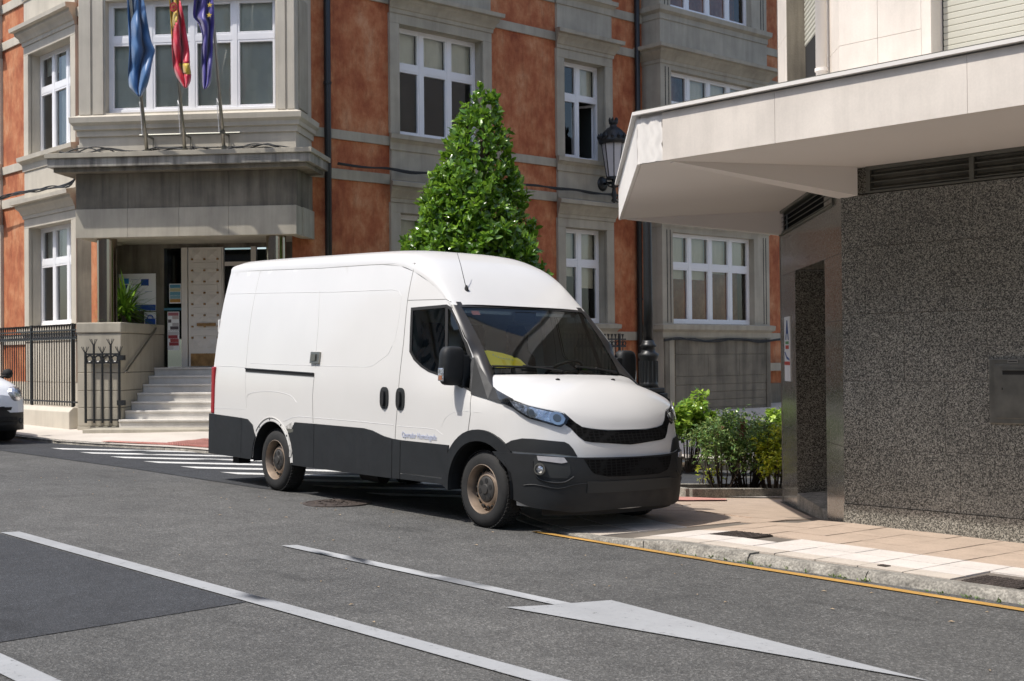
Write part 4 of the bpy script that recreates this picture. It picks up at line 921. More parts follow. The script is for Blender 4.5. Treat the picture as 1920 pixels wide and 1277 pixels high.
# lower cladding along the side
rear_clad = [(XR0, .33), (-4.42, .33), (-4.30, .40), (-4.20, .52), (-4.16, .70), (-4.30, .755), (XR0, .785)]
clads = [[(XR0, .315), (-4.44, .315), (-4.44, .768), (XR0, .785)], [(-4.435, .315), (-4.19, .315)]+arc(WB, .335, .43, 176, 146, 6)+[(-4.14, .62), (-4.18, .70), (-4.30, .76), (-4.435, .767)],
 [(-2.81, .318), (-3.30, .318)]+arc(WB, .335, .50, 0, 40, 6)+[(-3.28, .70), (-3.22, .775), (-2.815, .778)], [(-2.806, .318), (-1.345, .33), (-1.345, .705), (-1.50, .722), (-1.70, .765), (-1.86, .78), (-2.806, .778)],
 [(-1.335, .33), (-1.205, .335), (-1.205, .70), (-1.335, .705)], [(-1.195, .39), (-.50, .40), (-.43, .698), (-1.195, .70)], [(-1.195, .335), (-.505, .34), (-.502, .388), (-1.195, .382)]]
for c in clads: V(patch(B, c, [], .09, .012, .03, mirror=True), 'side_cladding', 'clad')
V(patch(B, [(XR0-.05, .315), (XR0, .315), (XR0, .785), (XR0-.05, .785)], [], .05, .012, .02), 'bumper_corner', 'clad')
mb = MB(); mb.box(XR0-.09, XR0+.0, -.97, .97, .32, .72); V(mb, 'rear_bumper', 'clad', smooth=False, bevel=.02)
# front arch flare
V(patch(B, arc(0, .34, .42, 186, -2, 22)+arc(0, .345, .515, 40, 180, 20)[::1], [], .06, .022, .04, mirror=True), 'wheel_arch_flare', 'clad')
# rear arch, trim torn off: bare lip and crumpled sill end
V(patch(B, arc(WB, .335, .428, 142, 25, 20)+arc(WB, .335, .448, 25, 142, 20), [], .05, .004, .006), 'bare_arch_lip', 'van_white')
V(patch(B, arc(WB, .335, .466, 140, 26, 18)+arc(WB, .335, .471, 26, 140, 18), [], .05, .009, .01), 'arch_crease', 'groove_soft')
for a in (165, 128, 95, 62, 40):
    c = (WB+.446*math.cos(math.radians(a)), .335+.446*math.sin(math.radians(a))); V(patch(B, arc(c[0], c[1], .010, 0, 330, 8), [], .02, .006, .004), 'clip_hole', 'black')
MAT['primer'] = M('bare_dented_metal', (.42, .41, .39), .5, var=.4, vs=25, bs=16, bstr=1)
V(patch(B, [(-3.335, .40), (-3.30, .40), (-3.23, .55), (-3.235, .70), (-3.29, .775), (-3.42, .72), (-3.36, .64), (-3.325, .52)], [], .03, .007, .01), 'dented_panel', 'primer')
V(patch(B, [(-3.40, .70), (-3.34, .655), (-3.25, .67), (-3.24, .70)], [], .03, .013, .01), 'torn_bracket', 'grey_metal')
# bumper, grilles
bump_ = feat('front_bumper', [(928, 846), (1000, 852), (1060, 857), (1090, 858), ('s%f' % SC, .648), ('s%f' % SC, .22), ('s1.0', .20), ('s.62', .235), ('s.43', .29), ('s.425', .38), ('s.41', .50)], 'clad', .03, .06, .045, (.7, .66))
cornerb = feat('bumper_corner_trim', [(930, 842), (960, 826), (980, 822), (1000, 823), (1058, 829), (1066, 833), (1074, 842), (1082, 856), (1040, 851), (985, 848)], 'clad', .012, .02, .04, (.7, .75))
def hexmat(name, scale):
    m, nt, p = _nodes(name); v = nt.nodes.new('ShaderNodeTexVoronoi'); v.feature = 'DISTANCE_TO_EDGE'; v.inputs['Scale'].default_value = scale; v.inputs['Randomness'].default_value = .15
    mp = nt.nodes.new('ShaderNodeMapping'); mp.inputs['Scale'].default_value = (.6, .6, 1.3); nt.links.new(nt.nodes.new('ShaderNodeNewGeometry').outputs['Position'], mp.inputs[0]); nt.links.new(mp.outputs[0], v.inputs[0])
    nt.links.new(ramp(nt, v.outputs[0], [(.06, (.012, .012, .012)), (.16, (.003, .003, .003))]), p.inputs['Base Color']); p.inputs['Roughness'].default_value = .8; p.inputs['Specular IOR Level'].default_value = .1; return m
MAT['grille'] = hexmat('honeycomb_grille', 32)
gr = feat('upper_grille', [(1058, 775), (1067, 783), (1079, 793), (1091, 800.5), (1110, 804.5), (1140, 807.5), ('s%f' % SC, lipz-.006), ('s%f' % SC, .752), (1140, 831), (1110, 829.5), (1096, 827), (1084, 818), (1070, 803), (1060, 797)], 'grille', .006, .02, .03, (1.1, .85))
feat('lower_grille', [(1092, 861), (1130, 862), ('s%f' % SC, .638), ('s%f' % SC, .488), (1135, 893), (1112, 888), (1105, 882)], 'grille', .034, .01, .04, (1.2, .57))
V(patch(B, [(SC-.36, .36), (SC, .36), (SC, .455), (SC-.36, .455)], [], .05, .040, .01, mirror=True, smax=SC), 'plate_holder', 'dash', bump_)
fg = feat('fog_lamp_panel', [(1003, 858), (1060, 863), (1067, 872), (1068, 888), (1062, 896), (1036, 896), (1016, 892), (1004, 882), (1000, 872)], 'dash', .034, .008, .03, (.8, .58))
feat('day_running_lamp', [(1008, 854.5), (1056, 858), (1062, 867), (1052, 869), (1010, 863)], 'drl', .040, .008, .03, (.8, .66))
fc = np.array(B(*Bpx(1014, 879, .8, .55))); fnrm = np.array([.62, -.78, 0])
for sg in (1, -1):
    c = fc*np.array([1, sg, 1])+fnrm*np.array([1, sg, 1])*.035; ax = fnrm*np.array([1, sg, 1])
    mb = MB(); mb.lathe([(.052, .0), (.048, .022), (.038, .022), (.036, .004)], c, ax, 20, cap=False); V(mb, 'fog_lamp_ring', 'steel')
    mb = MB(); mb.lathe([(.036, .002), (.03, .010), (.0, .014)], c, ax, 20, cap=False); V(mb, 'fog_lamp', 'lens')
for pts_, r_, nm in (([(1001, 864), (1002, 880), (1011, 897), (1036, 904), (1058, 903), (1074, 893)], .007, 'fog_recess_edge'), ([(985, 909), (1005, 908), (1045, 915), (1075, 908), (1110, 905), (1150, 905)], .004, 'bumper_crease')):
    q = resample(smoothpoly([Bpx(a, b, .8, .5) for a, b in pts_], 3), .05, False); P = [surf(B, *k, off=.033) for k in q]; mb = MB().tube(P, r_, 6); mb.mir = MB().tube([(p[0], -p[1], p[2]) for p in P], r_, 6); V(mb, nm, 'clad', bump_)
V(patch(B, [(.74, .15), (SC, .14), (SC, .225), (.70, .235)], [], .06, -.03, .03, mirror=True, smax=SC), 'front_valance', 'black')
# headlamps
hl = [(932, 733), (961, 749.5), (994, 761.5), (1030, 769.5), (1055, 775), (1066, 784), (1060, 795), (1052, 801), (1042, 799), (1018, 792), (990, 784), (975, 775), (962, 765), (945, 757), (938, 748)]
feat('headlamp_housing', hl, 'black', .004, .012, .03, (.7, .98))
feat('headlamp_reflector', [(957, 751), (975, 757), (995, 764), (1028, 772), (1050, 776), (1060, 785), (1056, 794), (1048, 797), (1020, 789), (992, 781), (976, 772), (964, 763)], 'lens', .009, .006, .03, (.7, .98))
for px, r in (((1044, 785), .055), ((997, 774), .045)):
    q = Bpx(*px, .8, .97); V(patch(B, [(q[0]+r*math.cos(t)*1.3, q[1]+r*math.sin(t)) for t in np.linspace(0, 6.28, 18)[:-1]], [], .02, .014, .008, mirror=True), 'headlamp_bowl', 'chrome'); V(patch(B, [(q[0]+r*.55*math.cos(t)*1.3, q[1]+r*.6*math.sin(t)) for t in np.linspace(0, 6.28, 14)[:-1]], [], .02, .018, .004, mirror=True), 'headlamp_bulb', 'cab_grey')
feat('headlamp_lens', hl, 'clear', .024, .0, .03, (.7, .98))
# black corner under the pillar
tp = [np.array(B(*Bpx(a, b, 0, 1.2)))+np.array([.006, -.008, .004]) for a, b in ((883, 671), (890, 671), (924, 726), (931, 732), (962, 749), (947, 759), (915, 749), (883, 739))]
for sg in (1, -1): V(MB().extr([p*np.array([1, sg, 1]) for p in tp], (-.01, .02*sg, 0)), 'pillar_base_trim', 'clad', smooth=False)
# doors, gaps and beads
def bead(px, r, mat, name, guess=(-2, 1.3), close=False, sm=0, off=0, mirror=True):
    q = [Bpx(a, b, *guess) for a, b in px]
    if sm: q = smoothpoly(q, sm)
    q = resample(q, .12, False)
    if mat == 'van_white': r, off = r*.6, -.0012
    P = [surf(B, *k, off=off) for k in q]; mb = MB(); mb.tube(P, r, 6)
    if mirror: mb.mir = MB().tube([(p[0], -p[1], p[2]) for p in P], r, 6)
    return V(mb, name, mat, body)
G = 'groove'
bead([(778, 494), (770, 530), (764, 565), (757, 640), (747, 740), (742, 800), (738, 888)], .0035, G, 'door_gap', (-1.3, 1.3))
bead([(764, 563), (800, 562), (836, 561), (846, 566)], .003, G, 'door_gap', (-.9, 2.0)); bead([(884, 738), (882, 775), (877, 812)], .003, G, 'door_gap', (-.1, 1.0))
bead([(590, 700), (586, 745), (587, 793)], .003, G, 'door_gap', (-2.8, 1.0)); bead([(600, 545), (597, 610), (591, 690)], .0022, 'groove_soft', 'panel_seam', (-2.7, 1.7)); bead([(489, 505), (470, 600), (461, 690), (462, 765)], .0022, 'groove_soft', 'panel_seam', (-4.3, 1.7))
bead([(441, 509), (600, 503), (690, 497), (779, 493)], .0028, G, 'roof_seam', (-2.8, 2.4))
bead([(428, 551), (520, 549), (640, 547), (735, 543), (748, 546), (753, 556)], .006, 'van_white', 'side_crease', (-2.8, 2.15))
bead([(753, 556), (748, 600), (740, 640), (727, 665), (700, 685), (690, 688), (600, 686), (470, 681)], .005, 'van_white', 'side_crease', (-1.6, 1.6))
bead([(406, 686), (440, 687), (461, 689)], .006, 'van_white', 'side_crease', (-4.8, 1.35)); bead([(401, 765), (460, 767)], .005, 'van_white', 'side_crease', (-4.8, .85))
bead([(463, 745), (468, 738), (490, 734), (520, 735), (545, 742), (556, 755)], .006, 'van_white', 'arch_bulge_line', (-3.6, 1.0), sm=3)
bead([(532, 790), (548, 783), (560, 781), (586, 783), (680, 791), (738, 797)], .006, 'van_white', 'sill_crease', (-2.5, .85)); bead([(745, 799), (800, 803), (818, 806), (830, 815)], .005, 'van_white', 'sill_crease', (-.8, .85))
bead([(828, 800), (835, 784), (850, 773), (875, 771), (905, 774)], .004, 'van_white', 'fender_crease', (0, .95), sm=2, off=-.001)
feat('slide_rail', [(461, 691), (589, 700), (589, 706), (461, 697)], 'black', .006, .01, .08, (-3.5, 1.3))
feat('slide_rail_edge', [(461, 690), (589, 699), (589, 701), (461, 692)], 'clad', .014, .012, .08, (-3.5, 1.3))
lkp = Bpx(593, 671, -2.75, 1.45); mb = patch(B, [(lkp[0]-.09, lkp[1]-.06), (lkp[0]+.09, lkp[1]-.06), (lkp[0]+.09, lkp[1]+.06), (lkp[0]-.09, lkp[1]+.06)], [], .05, .022, .022); lo = V(mb, 'padlock_hasp', 'steel', smooth=False)
V(patch(B, [(lkp[0]-.06, lkp[1]-.035), (lkp[0]+.03, lkp[1]-.035), (lkp[0]+.03, lkp[1]+.035), (lkp[0]-.06, lkp[1]+.035)], [], .05, .034, .012), 'lock_body', 'grey_metal', lo, smooth=False)
for px in ((721, 746), (751, 748)):
    q = Bpx(*px, -1.3, 1.05); el = [(q[0]+.072*math.copysign(abs(math.cos(t))**.7, math.cos(t)), q[1]+.105*math.copysign(abs(math.sin(t))**.7, math.sin(t))) for t in np.linspace(0, 6.28, 28)[:-1]]
    h_ = V(patch(B, el, [], .03, .010, .014, mirror=True), 'door_handle', 'dash'); V(patch(B, [(q[0]+(a-q[0])*.42, q[1]+(b-q[1])*.72) for a, b in el], [], .03, .035, .026, mirror=True), 'handle_grip', 'black', h_)
# side glass: black border, divider, panes
V(patch(B, winL, [[(np.mean([p[0] for p in winL])+(a-np.mean([p[0] for p in winL]))*.93, np.mean([p[1] for p in winL])+(b-np.mean([p[1] for p in winL]))*.93) for a, b in winL]], .05, .004, .012, mirror=True), 'window_seal', 'black')
dv = [Bpx(835, 572, -.5, 1.8), Bpx(840, 572, -.5, 1.8), Bpx(840, 715, -.5, 1.3), Bpx(835, 712, -.5, 1.3)]
V(patch(B, dv, [], .06, .002, .012, mirror=True), 'window_divider', 'black')
V(patch(B, winL, [], .07, -.004, 0, mirror=True), 'side_window', 'car_glass')
# mirrors
MY = 1.06
for sg in (1, -1):
    c = np.array([-.33, -sg*MY, 1.41]); mb = MB(); prof = []
    for i in range(13):
        th = math.pi*i/12; r_ = math.sin(th)**.45; zz = -.175*math.copysign(abs(math.cos(th))**.55, math.cos(th)); row = []
        for k in range(20):
            a = 2*math.pi*k/20; ca, sa = math.cos(a), math.sin(a); row.append((c[0]+r_*(.072*math.copysign(abs(ca)**.6, ca))+.01*zz, c[1]+r_*(.118*math.copysign(abs(sa)**.6, sa)), c[2]+zz))
        row.append(row[0]); prof.append(row)
    mb.grid(prof); mo = V(mb, 'wing_mirror', 'clad')
    mb = MB(); s_ = -1 if sg == 1 else 1; mb.box(c[0]-.02, c[0]+.05, min(c[1], s_*.93), max(c[1], s_*.93), c[2]+.015, c[2]+.055); mb.box(c[0]-.02, c[0]+.05, min(c[1], s_*.93), max(c[1], s_*.93), c[2]-.135, c[2]-.09); mb.box(c[0]-.04, c[0]+.06, min(s_*.90, s_*.98), max(s_*.90, s_*.98), c[2]-.2, c[2]+.1); V(mb, 'mirror_arm', 'clad', mo, smooth=False, bevel=.012)
    mb = MB(); mb.box(c[0]-.035, c[0]+.04, c[1]+s_*.110, c[1]+s_*.126, c[2]-.135, c[2]-.02); V(mb, 'mirror_lamp', 'lens', mo, smooth=False, bevel=.006)
    mb = MB(); mb.box(c[0]-.02, c[0]+.03, c[1]+s_*.118, c[1]+s_*.129, c[2]-.125, c[2]-.085); V(mb, 'indicator', flat('indicator_orange', (.30, .13, .07)), mo, smooth=False)
# tail lamps
for sg in (1, -1):
    mb = MB(); mb.box(XR0-.015, XR0+.07, *sorted((sg*-.90, sg*-1.012)), .79, 1.34); V(mb, 'tail_lamp', flat('tail_red', (.28, .012, .018), .25), smooth=False, bevel=.015)
mb = MB(); mb.box(XR0-.03, XR0+.005, -.93, -.89, 1.75, 1.90); V(mb, 'door_hinge', 'van_white', smooth=False, bevel=.008)
# wheels
def wheel(x, y, sg, r=wr):
    w = V(MB().lathe([(.215, -.115), (.26, -.118), (.31, -.105), (r-.012, -.085), (r, -.055), (r, .055), (r-.012, .085), (.31, .105), (.26, .118), (.222, .112), (.215, .10)], (x, y, r), (0, -sg, 0), 48, cap=False), 'wheel', 'rubber')
    for k in range(-2, 3): pass
    mb = MB(); mb.lathe([(.222, .108), (.214, .112), (.207, .10), (.204, .02), (.195, .0), (.185, .005), (.165, .035), (.135, .06), (.118, .064), (.112, .05), (.0, .05)], (x, y, r), (0, -sg, 0), 40, cap=False); rim = V(mb, 'rim', 'rim', w)
    ax = np.array([0, -sg, 0.])
    for k in range(16):
        a = 2*math.pi*k/16; c = np.array([x+.168*math.cos(a), y-sg*.041, r+.168*math.sin(a)]); mb = MB(); mb.lathe([(.021, -.02), (.021, .006), (0, .006)], c, ax+np.array([math.cos(a), 0, math.sin(a)])*.75, 10, cap=False); V(mb, 'vent_hole', 'black', w)
    mb = MB(); mb.lathe([(.112, .048), (.112, .068), (.10, .076), (.045, .078), (.04, .088), (.0, .09)], (x, y, r), ax, 24, cap=False); V(mb, 'hub_cap', 'hub', w)
    for k in range(6):
        a = 2*math.pi*k/6+.3; c = np.array([x+.075*math.cos(a), y-sg*.078, r+.075*math.sin(a)]); mb = MB(); mb.lathe([(.024, -.012), (.024, .001), (.0, .001)], c, ax, 10, cap=False); V(mb, 'lug_recess', 'black', w)
    mb = MB(); n = 60                                            # tread blocks
    for k in range(n):
        a = 2*math.pi*k/n
        for yy in (-.075, -.038, 0, .038, .075):
            c = np.array([x+(r+.001)*math.cos(a), y+yy, r+(r+.001)*math.sin(a)]); t = np.array([-math.sin(a), 0, math.cos(a)])*.011; u = np.array([0, .014, 0]); nn = np.array([math.cos(a), 0, math.sin(a)])*.004
            q = [c-t-u, c+t-u, c+t+u, c-t+u]; mb.add([p+nn for p in q]+[p-nn for p in q], [(0, 1, 2, 3), (0, 4, 5, 1), (1, 5, 6, 2), (2, 6, 7, 3), (3, 7, 4, 0)])
    V(mb, 'tread', 'rubber', w, smooth=False, kind='stuff')
for x in (0, WB):
    wheel(x, -.84, 1); wheel(x, .84, -1)
    for sg in (1, -1):
        mb = MB(); mb.grid([[(x+.44*math.cos(a), -sg*yy, .34+.44*math.sin(a)) for a in np.linspace(-.1, math.pi+.1, 20)] for yy in (.985, .62)]); mb.add([(x+.44*math.cos(a), -sg*.62, .34+.44*math.sin(a)) for a in np.linspace(-.1, math.pi+.1, 20)], [tuple(range(20))]); V(mb, 'wheel_well', 'black', smooth=False)
mb = MB(); mb.box(-5.1, .70, -.62, .62, .30, .62); mb.box(-3.0, -.6, -.95, .95, .36, .62); V(mb, 'underbody', 'black', smooth=False)
mb = MB(); mb.tube([(-2.6, -.5, .27), (-2.25, -.5, .26)], .085, 12); V(mb, 'exhaust_silencer', 'black')
mb = MB(); mb.tube([(WB, -.7, .34), (WB, .7, .34)], .06, 8); mb.lathe([(.02, -.15), (.14, -.08), (.16, 0), (.14, .08), (.02, .15)], (WB, 0, .33), (0, 1, 0), 14); V(mb, 'rear_axle', 'black')
mb = MB(); mb.box(-4.95, -4.8, -.85, -.7, .22, .34); V(mb, 'mud_flap', 'black', smooth=False)
# cab interior
mb = MB(); mb.extr([(-1.45, y*(_W(z)-.03), z) for y, z in ((-1, .6), (1, .6), (1, 1.3), (1, 2.0), (1, 2.35), (-1, 2.35), (-1, 2.0), (-1, 1.3))], (.03, 0, 0)); V(mb, 'bulkhead', 'cab_grey', smooth=False)
mb = MB(); mb.grid([[(x+.16*(1-(y/.9)**2)*(1 if x > -.2 else 0), y, z) for y in np.linspace(-.88, .88, 15)] for x, z in ((-.10, 1.30), (-.25, 1.325), (-.5, 1.33), (-.62, 1.30), (-.66, 1.2), (-.66, .7))]); V(mb, 'dashboard', 'dash')
for y in (-.55, -.05, .5):
    mb = MB(); rr_ = []
    for z, w, x in ((.85, .23, -1.28), (1.2, .24, -1.28), (1.5, .21, -1.32), (1.58, .12, -1.33), (1.62, .12, -1.33), (1.75, .13, -1.35), (1.82, .09, -1.36)): rr_.append([(x+.07*math.cos(a), y+w*math.copysign(abs(math.sin(a))**.6, math.sin(a)), z) for a in np.linspace(0, 2*math.pi, 17)])
    mb.grid(rr_); s_o = V(mb, 'seat', 'seat'); mb = MB(); mb.box(-1.3, -.82, y-.24, y+.24, .72, .90); V(mb, 'seat_cushion', 'seat', s_o, smooth=False, bevel=.04)
sw = np.array([-.62, .50, 1.36]); a_ = np.array([-.55, 0, .83]); t1 = np.array([0, 1., 0]); t2 = np.cross(a_, t1)
mb = MB(); mb.tube([sw+.20*(math.cos(k)*t1+math.sin(k)*t2) for k in np.linspace(0, 2*math.pi, 25)], .016, 8, cap=False); mb.tube([sw-.19*t1, sw+.19*t1], .018, 6); mb.tube([sw, sw-a_*.25], .03, 6); V(mb, 'steering_wheel', 'dash')
mb = MB(); mb.box(-.62, -.60, -.13, .13, 1.83, 1.93); V(mb, 'interior_mirror', 'black', smooth=False)
for y0 in (-.68, .08): mb = MB(); mb.box(-.80, -.66, y0, y0+.55, 1.90, 1.93); V(mb, 'sun_visor', 'cab_grey', smooth=False)
# yellow card behind the glass, sticker, wipers, aerial, lettering
def wspx(px, py):
    q = np.array([-.5, .7])
    for _ in range(40):
        r = vpx(WS(*q))-np.array([px, py]); e = 1e-4; J = np.column_stack([(vpx(WS(q[0]+e, q[1]))-vpx(WS(q[0]-e, q[1])))/(2*e), (vpx(WS(q[0], q[1]+e))-vpx(WS(q[0], q[1]-e)))/(2*e)])
        q = q-np.clip(np.linalg.solve(J, r), -.2, .2); q = np.clip(q, -1.2, 1.2)
    return tuple(q)
def wsfeat(px, name, mat, off, par=van): 
    return V(patch(WS, [wspx(*p) for p in px], [], .04, off, 0), name, mat, par)
def wsoff(q, w, d): return surf(WS, q, w, d)
sgn = 1 if surf(WS, 0, .5, .1)[0] > WS(0, .5)[0] else -1
MAT['card_yellow'] = M('card_yellow', (.80, .62, .05), .5, var=.05)
card = wsfeat([(906, 654), (911, 655), (915, 654), (942, 659), (962, 665), (965, 668), (971, 668), (978, 672), (986, 680), (993, 686), (932, 687), (924, 684), (917, 677), (911, 665)], 'yellow_card', 'card_yellow', -.02*sgn)
MAT['card_deep'] = M('card_deep_yellow', (.75, .52, .0), .5, var=0)
wsfeat([(941, 673), (947, 673), (953, 685), (947, 685.5)], 'card_stripe', 'card_deep', -.016*sgn, card); wsfeat([(965, 672), (974, 674), (984, 683), (966, 685), (962, 680)], 'card_stripe', 'card_deep', -.016*sgn, card)
for i, (a, b) in enumerate(((926, 663.5), (931, 666), (936, 668), (941, 669.5), (946, 670.5), (951, 671), (956, 671.8), (962, 673))): wsfeat([(a-1.8, b-1.8), (a+1.4, b-1.2), (a+1.8, b+1.8), (a-.2, b+.3), (a-1.2, b+1.5)], 'faded_lettering', flat('card_ink', (.52, .47, .22)), -.015*sgn, card)
wsfeat([(883, 582), (898, 582), (901, 589.5), (887, 589.5)], 'inspection_sticker', flat('sticker_red', (.55, .22, .20)), -.006*sgn)
def wiper(a, b, c):
    mb = MB(); mb.tube([wsoff(*wspx(*p), .022*sgn) for p in (a, b)], .010, 6); w_ = V(mb, 'wiper', 'black'); mb = MB(); mb.tube([wsoff(*wspx(*p), .03*sgn) for p in (c, ((a[0]+b[0])/2, (a[1]+b[1])/2-1))], .008, 6); V(mb, 'wiper_arm', 'black', w_)
wiper((922, 689), (1035, 692), (1050, 699)); wiper((1078, 690), (1150, 699), (1152, 703))
ab = roof_pt(-1.02, 5.6); mb = MB()
for k in np.linspace(4, 9, 120):
    for x in (-1.16, -1.08, -1.0, -.95, -.9, -.86, -.8):
        if np.abs(vpx(roof_pt(x, k))-np.array([877, 541])).max() < np.abs(vpx(ab)-np.array([877, 541])).max(): ab = roof_pt(x, k)
an = V(MB().lathe([(.022, -.01), (.018, .02), (.008, .045)], ab, (-.1, 0, 1), 12), 'aerial_base', 'black'); mb = MB(); mb.tube([ab, ab+np.array([-.10, -.0, .24]), ab+np.array([-.16, .0, .36])], [.004, .003, .002], 6); V(mb, 'aerial', 'black', an)
q = Bpx(754, 819, -1.2, .75); q2 = Bpx(819, 825, -.6, .75); p0 = surf(B, *q, off=.006); p1 = surf(B, *q2, off=.006); ux = (p1-p0)/np.linalg.norm(p1-p0); uz = np.array([0, 0, 1.]); uz = uz-ux*(uz@ux)
t_ = text_mesh('lettering', 'Operador Homologado', .074, flat('letter_lilac', (.42, .46, .60)), frame_mtx(p0, ux, uz)); t_.parent = van
bb = [v.co for v in t_.data.vertices]; w_ = max((Vector(v)-Vector(p0)).dot(Vector(ux)) for v in bb); k_ = np.linalg.norm(p1-p0)/w_
for v in t_.data.vertices: d = (v.co-Vector(p0)); a = d.dot(Vector(ux)); v.co = v.co+Vector(ux)*a*(k_-1)
# ------------------------------------------------------------------ railings
def iron_fence(name, fr, u0, u1, z0, z1, label, sp=.115, plinth=None, posts=1.9):
    f = root(name, tuple(fr[0]+fr[1]*u0+np.array([0, 0, z0])), label, 'fence'); O, U, N = fr
    for z, h in ((z0+.06, .03), (z1-.26, .03), (z1-.10, .03)): mb = MB(); mb.box(u0, u1, -.015, .015, z, z+h, fr); mb.build('rail', 'iron', f)
    n = int((u1-u0)/sp); me = None; mr = None
    for k in range(n+1):
        u = u0+sp*k
        if me is None:
            mb = MB(); mb.tube([(0, 0, 0), (0, 0, z1-z0-.04)], .011, 6); mb.lathe([(.011, z1-z0-.05), (.016, z1-z0-.02), (.034, z1-z0+.03), (.0, z1-z0+.02)], (0, 0, 0), seg=6, cap=False); b = mb.build('bar', 'iron', f); me = b.data
            mb = MB(); mb.tube([(.045*math.cos(t)*fr[1][0], .045*math.cos(t)*fr[1][1], .045*math.sin(t)) for t in np.linspace(0, 6.283, 9)], .012, 5, cap=False); r = mb.build('ring', 'iron', f); mr = r.data
        else:
            b = bpy.data.objects.new('bar', me); COL.objects.link(b); parent(b, f); r = bpy.data.objects.new('ring', mr); COL.objects.link(r); parent(r, f)
        b.location = O+U*u+np.array([0, 0, z0]); r.location = O+U*(u+sp/2)+np.array([0, 0, z1-.18])
    for k in range(int((u1-u0)/posts)+1):
        u = u1-.2-posts*k
        if u > u0: mb = MB(); mb.box(u-.022, u+.022, -.022, .022, z0-.05, z1+.04, fr); mb.build('post', 'iron', f)
    if plinth is not None: mb = MB(); mb.prism([(-.16, plinth), (.16, plinth), (.16, z0-.10), (.08, z0-.02), (-.16, z0-.02)], u0, u1, fr); mb.build('plinth', 'slate_pale', f, bevel=.01)
FRFL = (np.array([0, 10.32, 0]), X_, -Y_); FRFR = (np.array([-19.62, 0, 0]), Y_, X_)
iron_fence('iron_fence', FRFL, -33.0, -23.35, -.85, .66, 'black iron railing on a pale plinth left of the porch', plinth=-1.6)
iron_fence('iron_fence', FRFR, 14.6, 21.25, -1.0, .45, 'black iron railing along the side street wall behind the van', plinth=-2.6)
# short gate leaf folded against the pier
gt = root('iron_gate', tuple(O+U*.55+N*.1+np.array([0, 0, -1.2])), 'short black iron gate leaf folded against the stone pier', 'gate')
for i, u in enumerate((.26, .42, .58, .74, .90)):
    top = .16 if i % 2 == 0 else .30
    mb = MB(); mb.tube([lp(FRB, u, .075, -1.14), lp(FRB, u, .075, top)], .026 if i in (0, 4) else .022, 6)
    for d in (-.07, -.035, .035, .07): mb.tube([lp(FRB, u, .075, top-.05), lp(FRB, u+d, .075+.02, top+.09)], .007, 5)
    mb.build('bar', 'iron', gt)
for z in (-1.10, -.06, .10): mb = MB(); mb.box(.24, .92, .06, .09, z, z+.03, FRB); mb.build('rail', 'iron', gt)
for u in (.34, .5, .66, .82): mb = MB(); mb.tube([lp(FRB, u+.06*math.cos(t), .075, .03+.06*math.sin(t)) for t in np.linspace(0, 6.283, 11)], .018, 5, cap=False); mb.build('scroll', 'iron', gt)
for z in (-.82, .0): mb = MB(); mb.box(.86, .99, .0, .10, z, z+.09, FRB); mb.build('hinge', 'iron', gt)

# ------------------------------------------------------------------ flagpoles and flags
poles = [((276, 287), (258, 120), 'steel flagpole carrying the pale blue flag'), ((347, 285), (331, 110), 'steel flagpole carrying the red and yellow flag'), ((420, 281), (397, 0), 'steel flagpole carrying the dark blue starred flag')]
for (b, t, lab) in poles:
    o1 = onplane(*b, bn, BP0@bn+.30); o2 = onplane(*t, bn, BP0@bn+.95); d = o2-o1; top = o1+d*(5.2/np.linalg.norm(d))
    fp = root('flagpole', tuple(o1), lab, 'flagpole', 'flagpoles on the entrance bay'); mb = MB(); mb.tube([o1, o1+d*.4, top], [.033, .031, .026], 10); mb.build('pole', 'steel', fp, smooth=True)
    mb = MB(); mb.lathe([(.05, -.04), (.05, .05)], o1+np.array([0, 0, .02]), d, 10); mb.build('foot', 'grey_metal', fp)
    br = onplane(b[0]-3, b[1]-33, bn, BP0@bn+.38); mb = MB(); mb.lathe([(.05, -.03), (.05, .03)], br, d, 10); mb.tube([br, br-bn*.36], .018, 6); mb.tube([br-bn*.36, br-bn*.36+np.array([0, 0, -.3])], .01, 5); mb.build('bracket', 'grey_metal', fp)
    mb = MB(); mb.tube([br+bn*.03+bu*-.05, br+bn*.06+bu*-.08+np.array([0, 0, .6]), o1+d*.75+bn*.02], .007, 5); mb.build('halyard', 'paper', fp)
mb = MB(); mb.tube([onplane(262, 254, bn, BP0@bn+.12), onplane(450, 249, bn, BP0@bn+.12)], .022, 6); br_ = mb.build('flagpole_rail', 'grey_metal', rb)
def cloth(name, col):
    m, nt, p = _nodes(name); p.inputs['Base Color'].default_value = (*col, 1); p.inputs['Roughness'].default_value = .45; p.inputs['Sheen Weight'].default_value = .3
    wv = noise(nt, 3, 3, .5, (3, 3, .6)); bump(nt, p, wv, .25, .03); return m
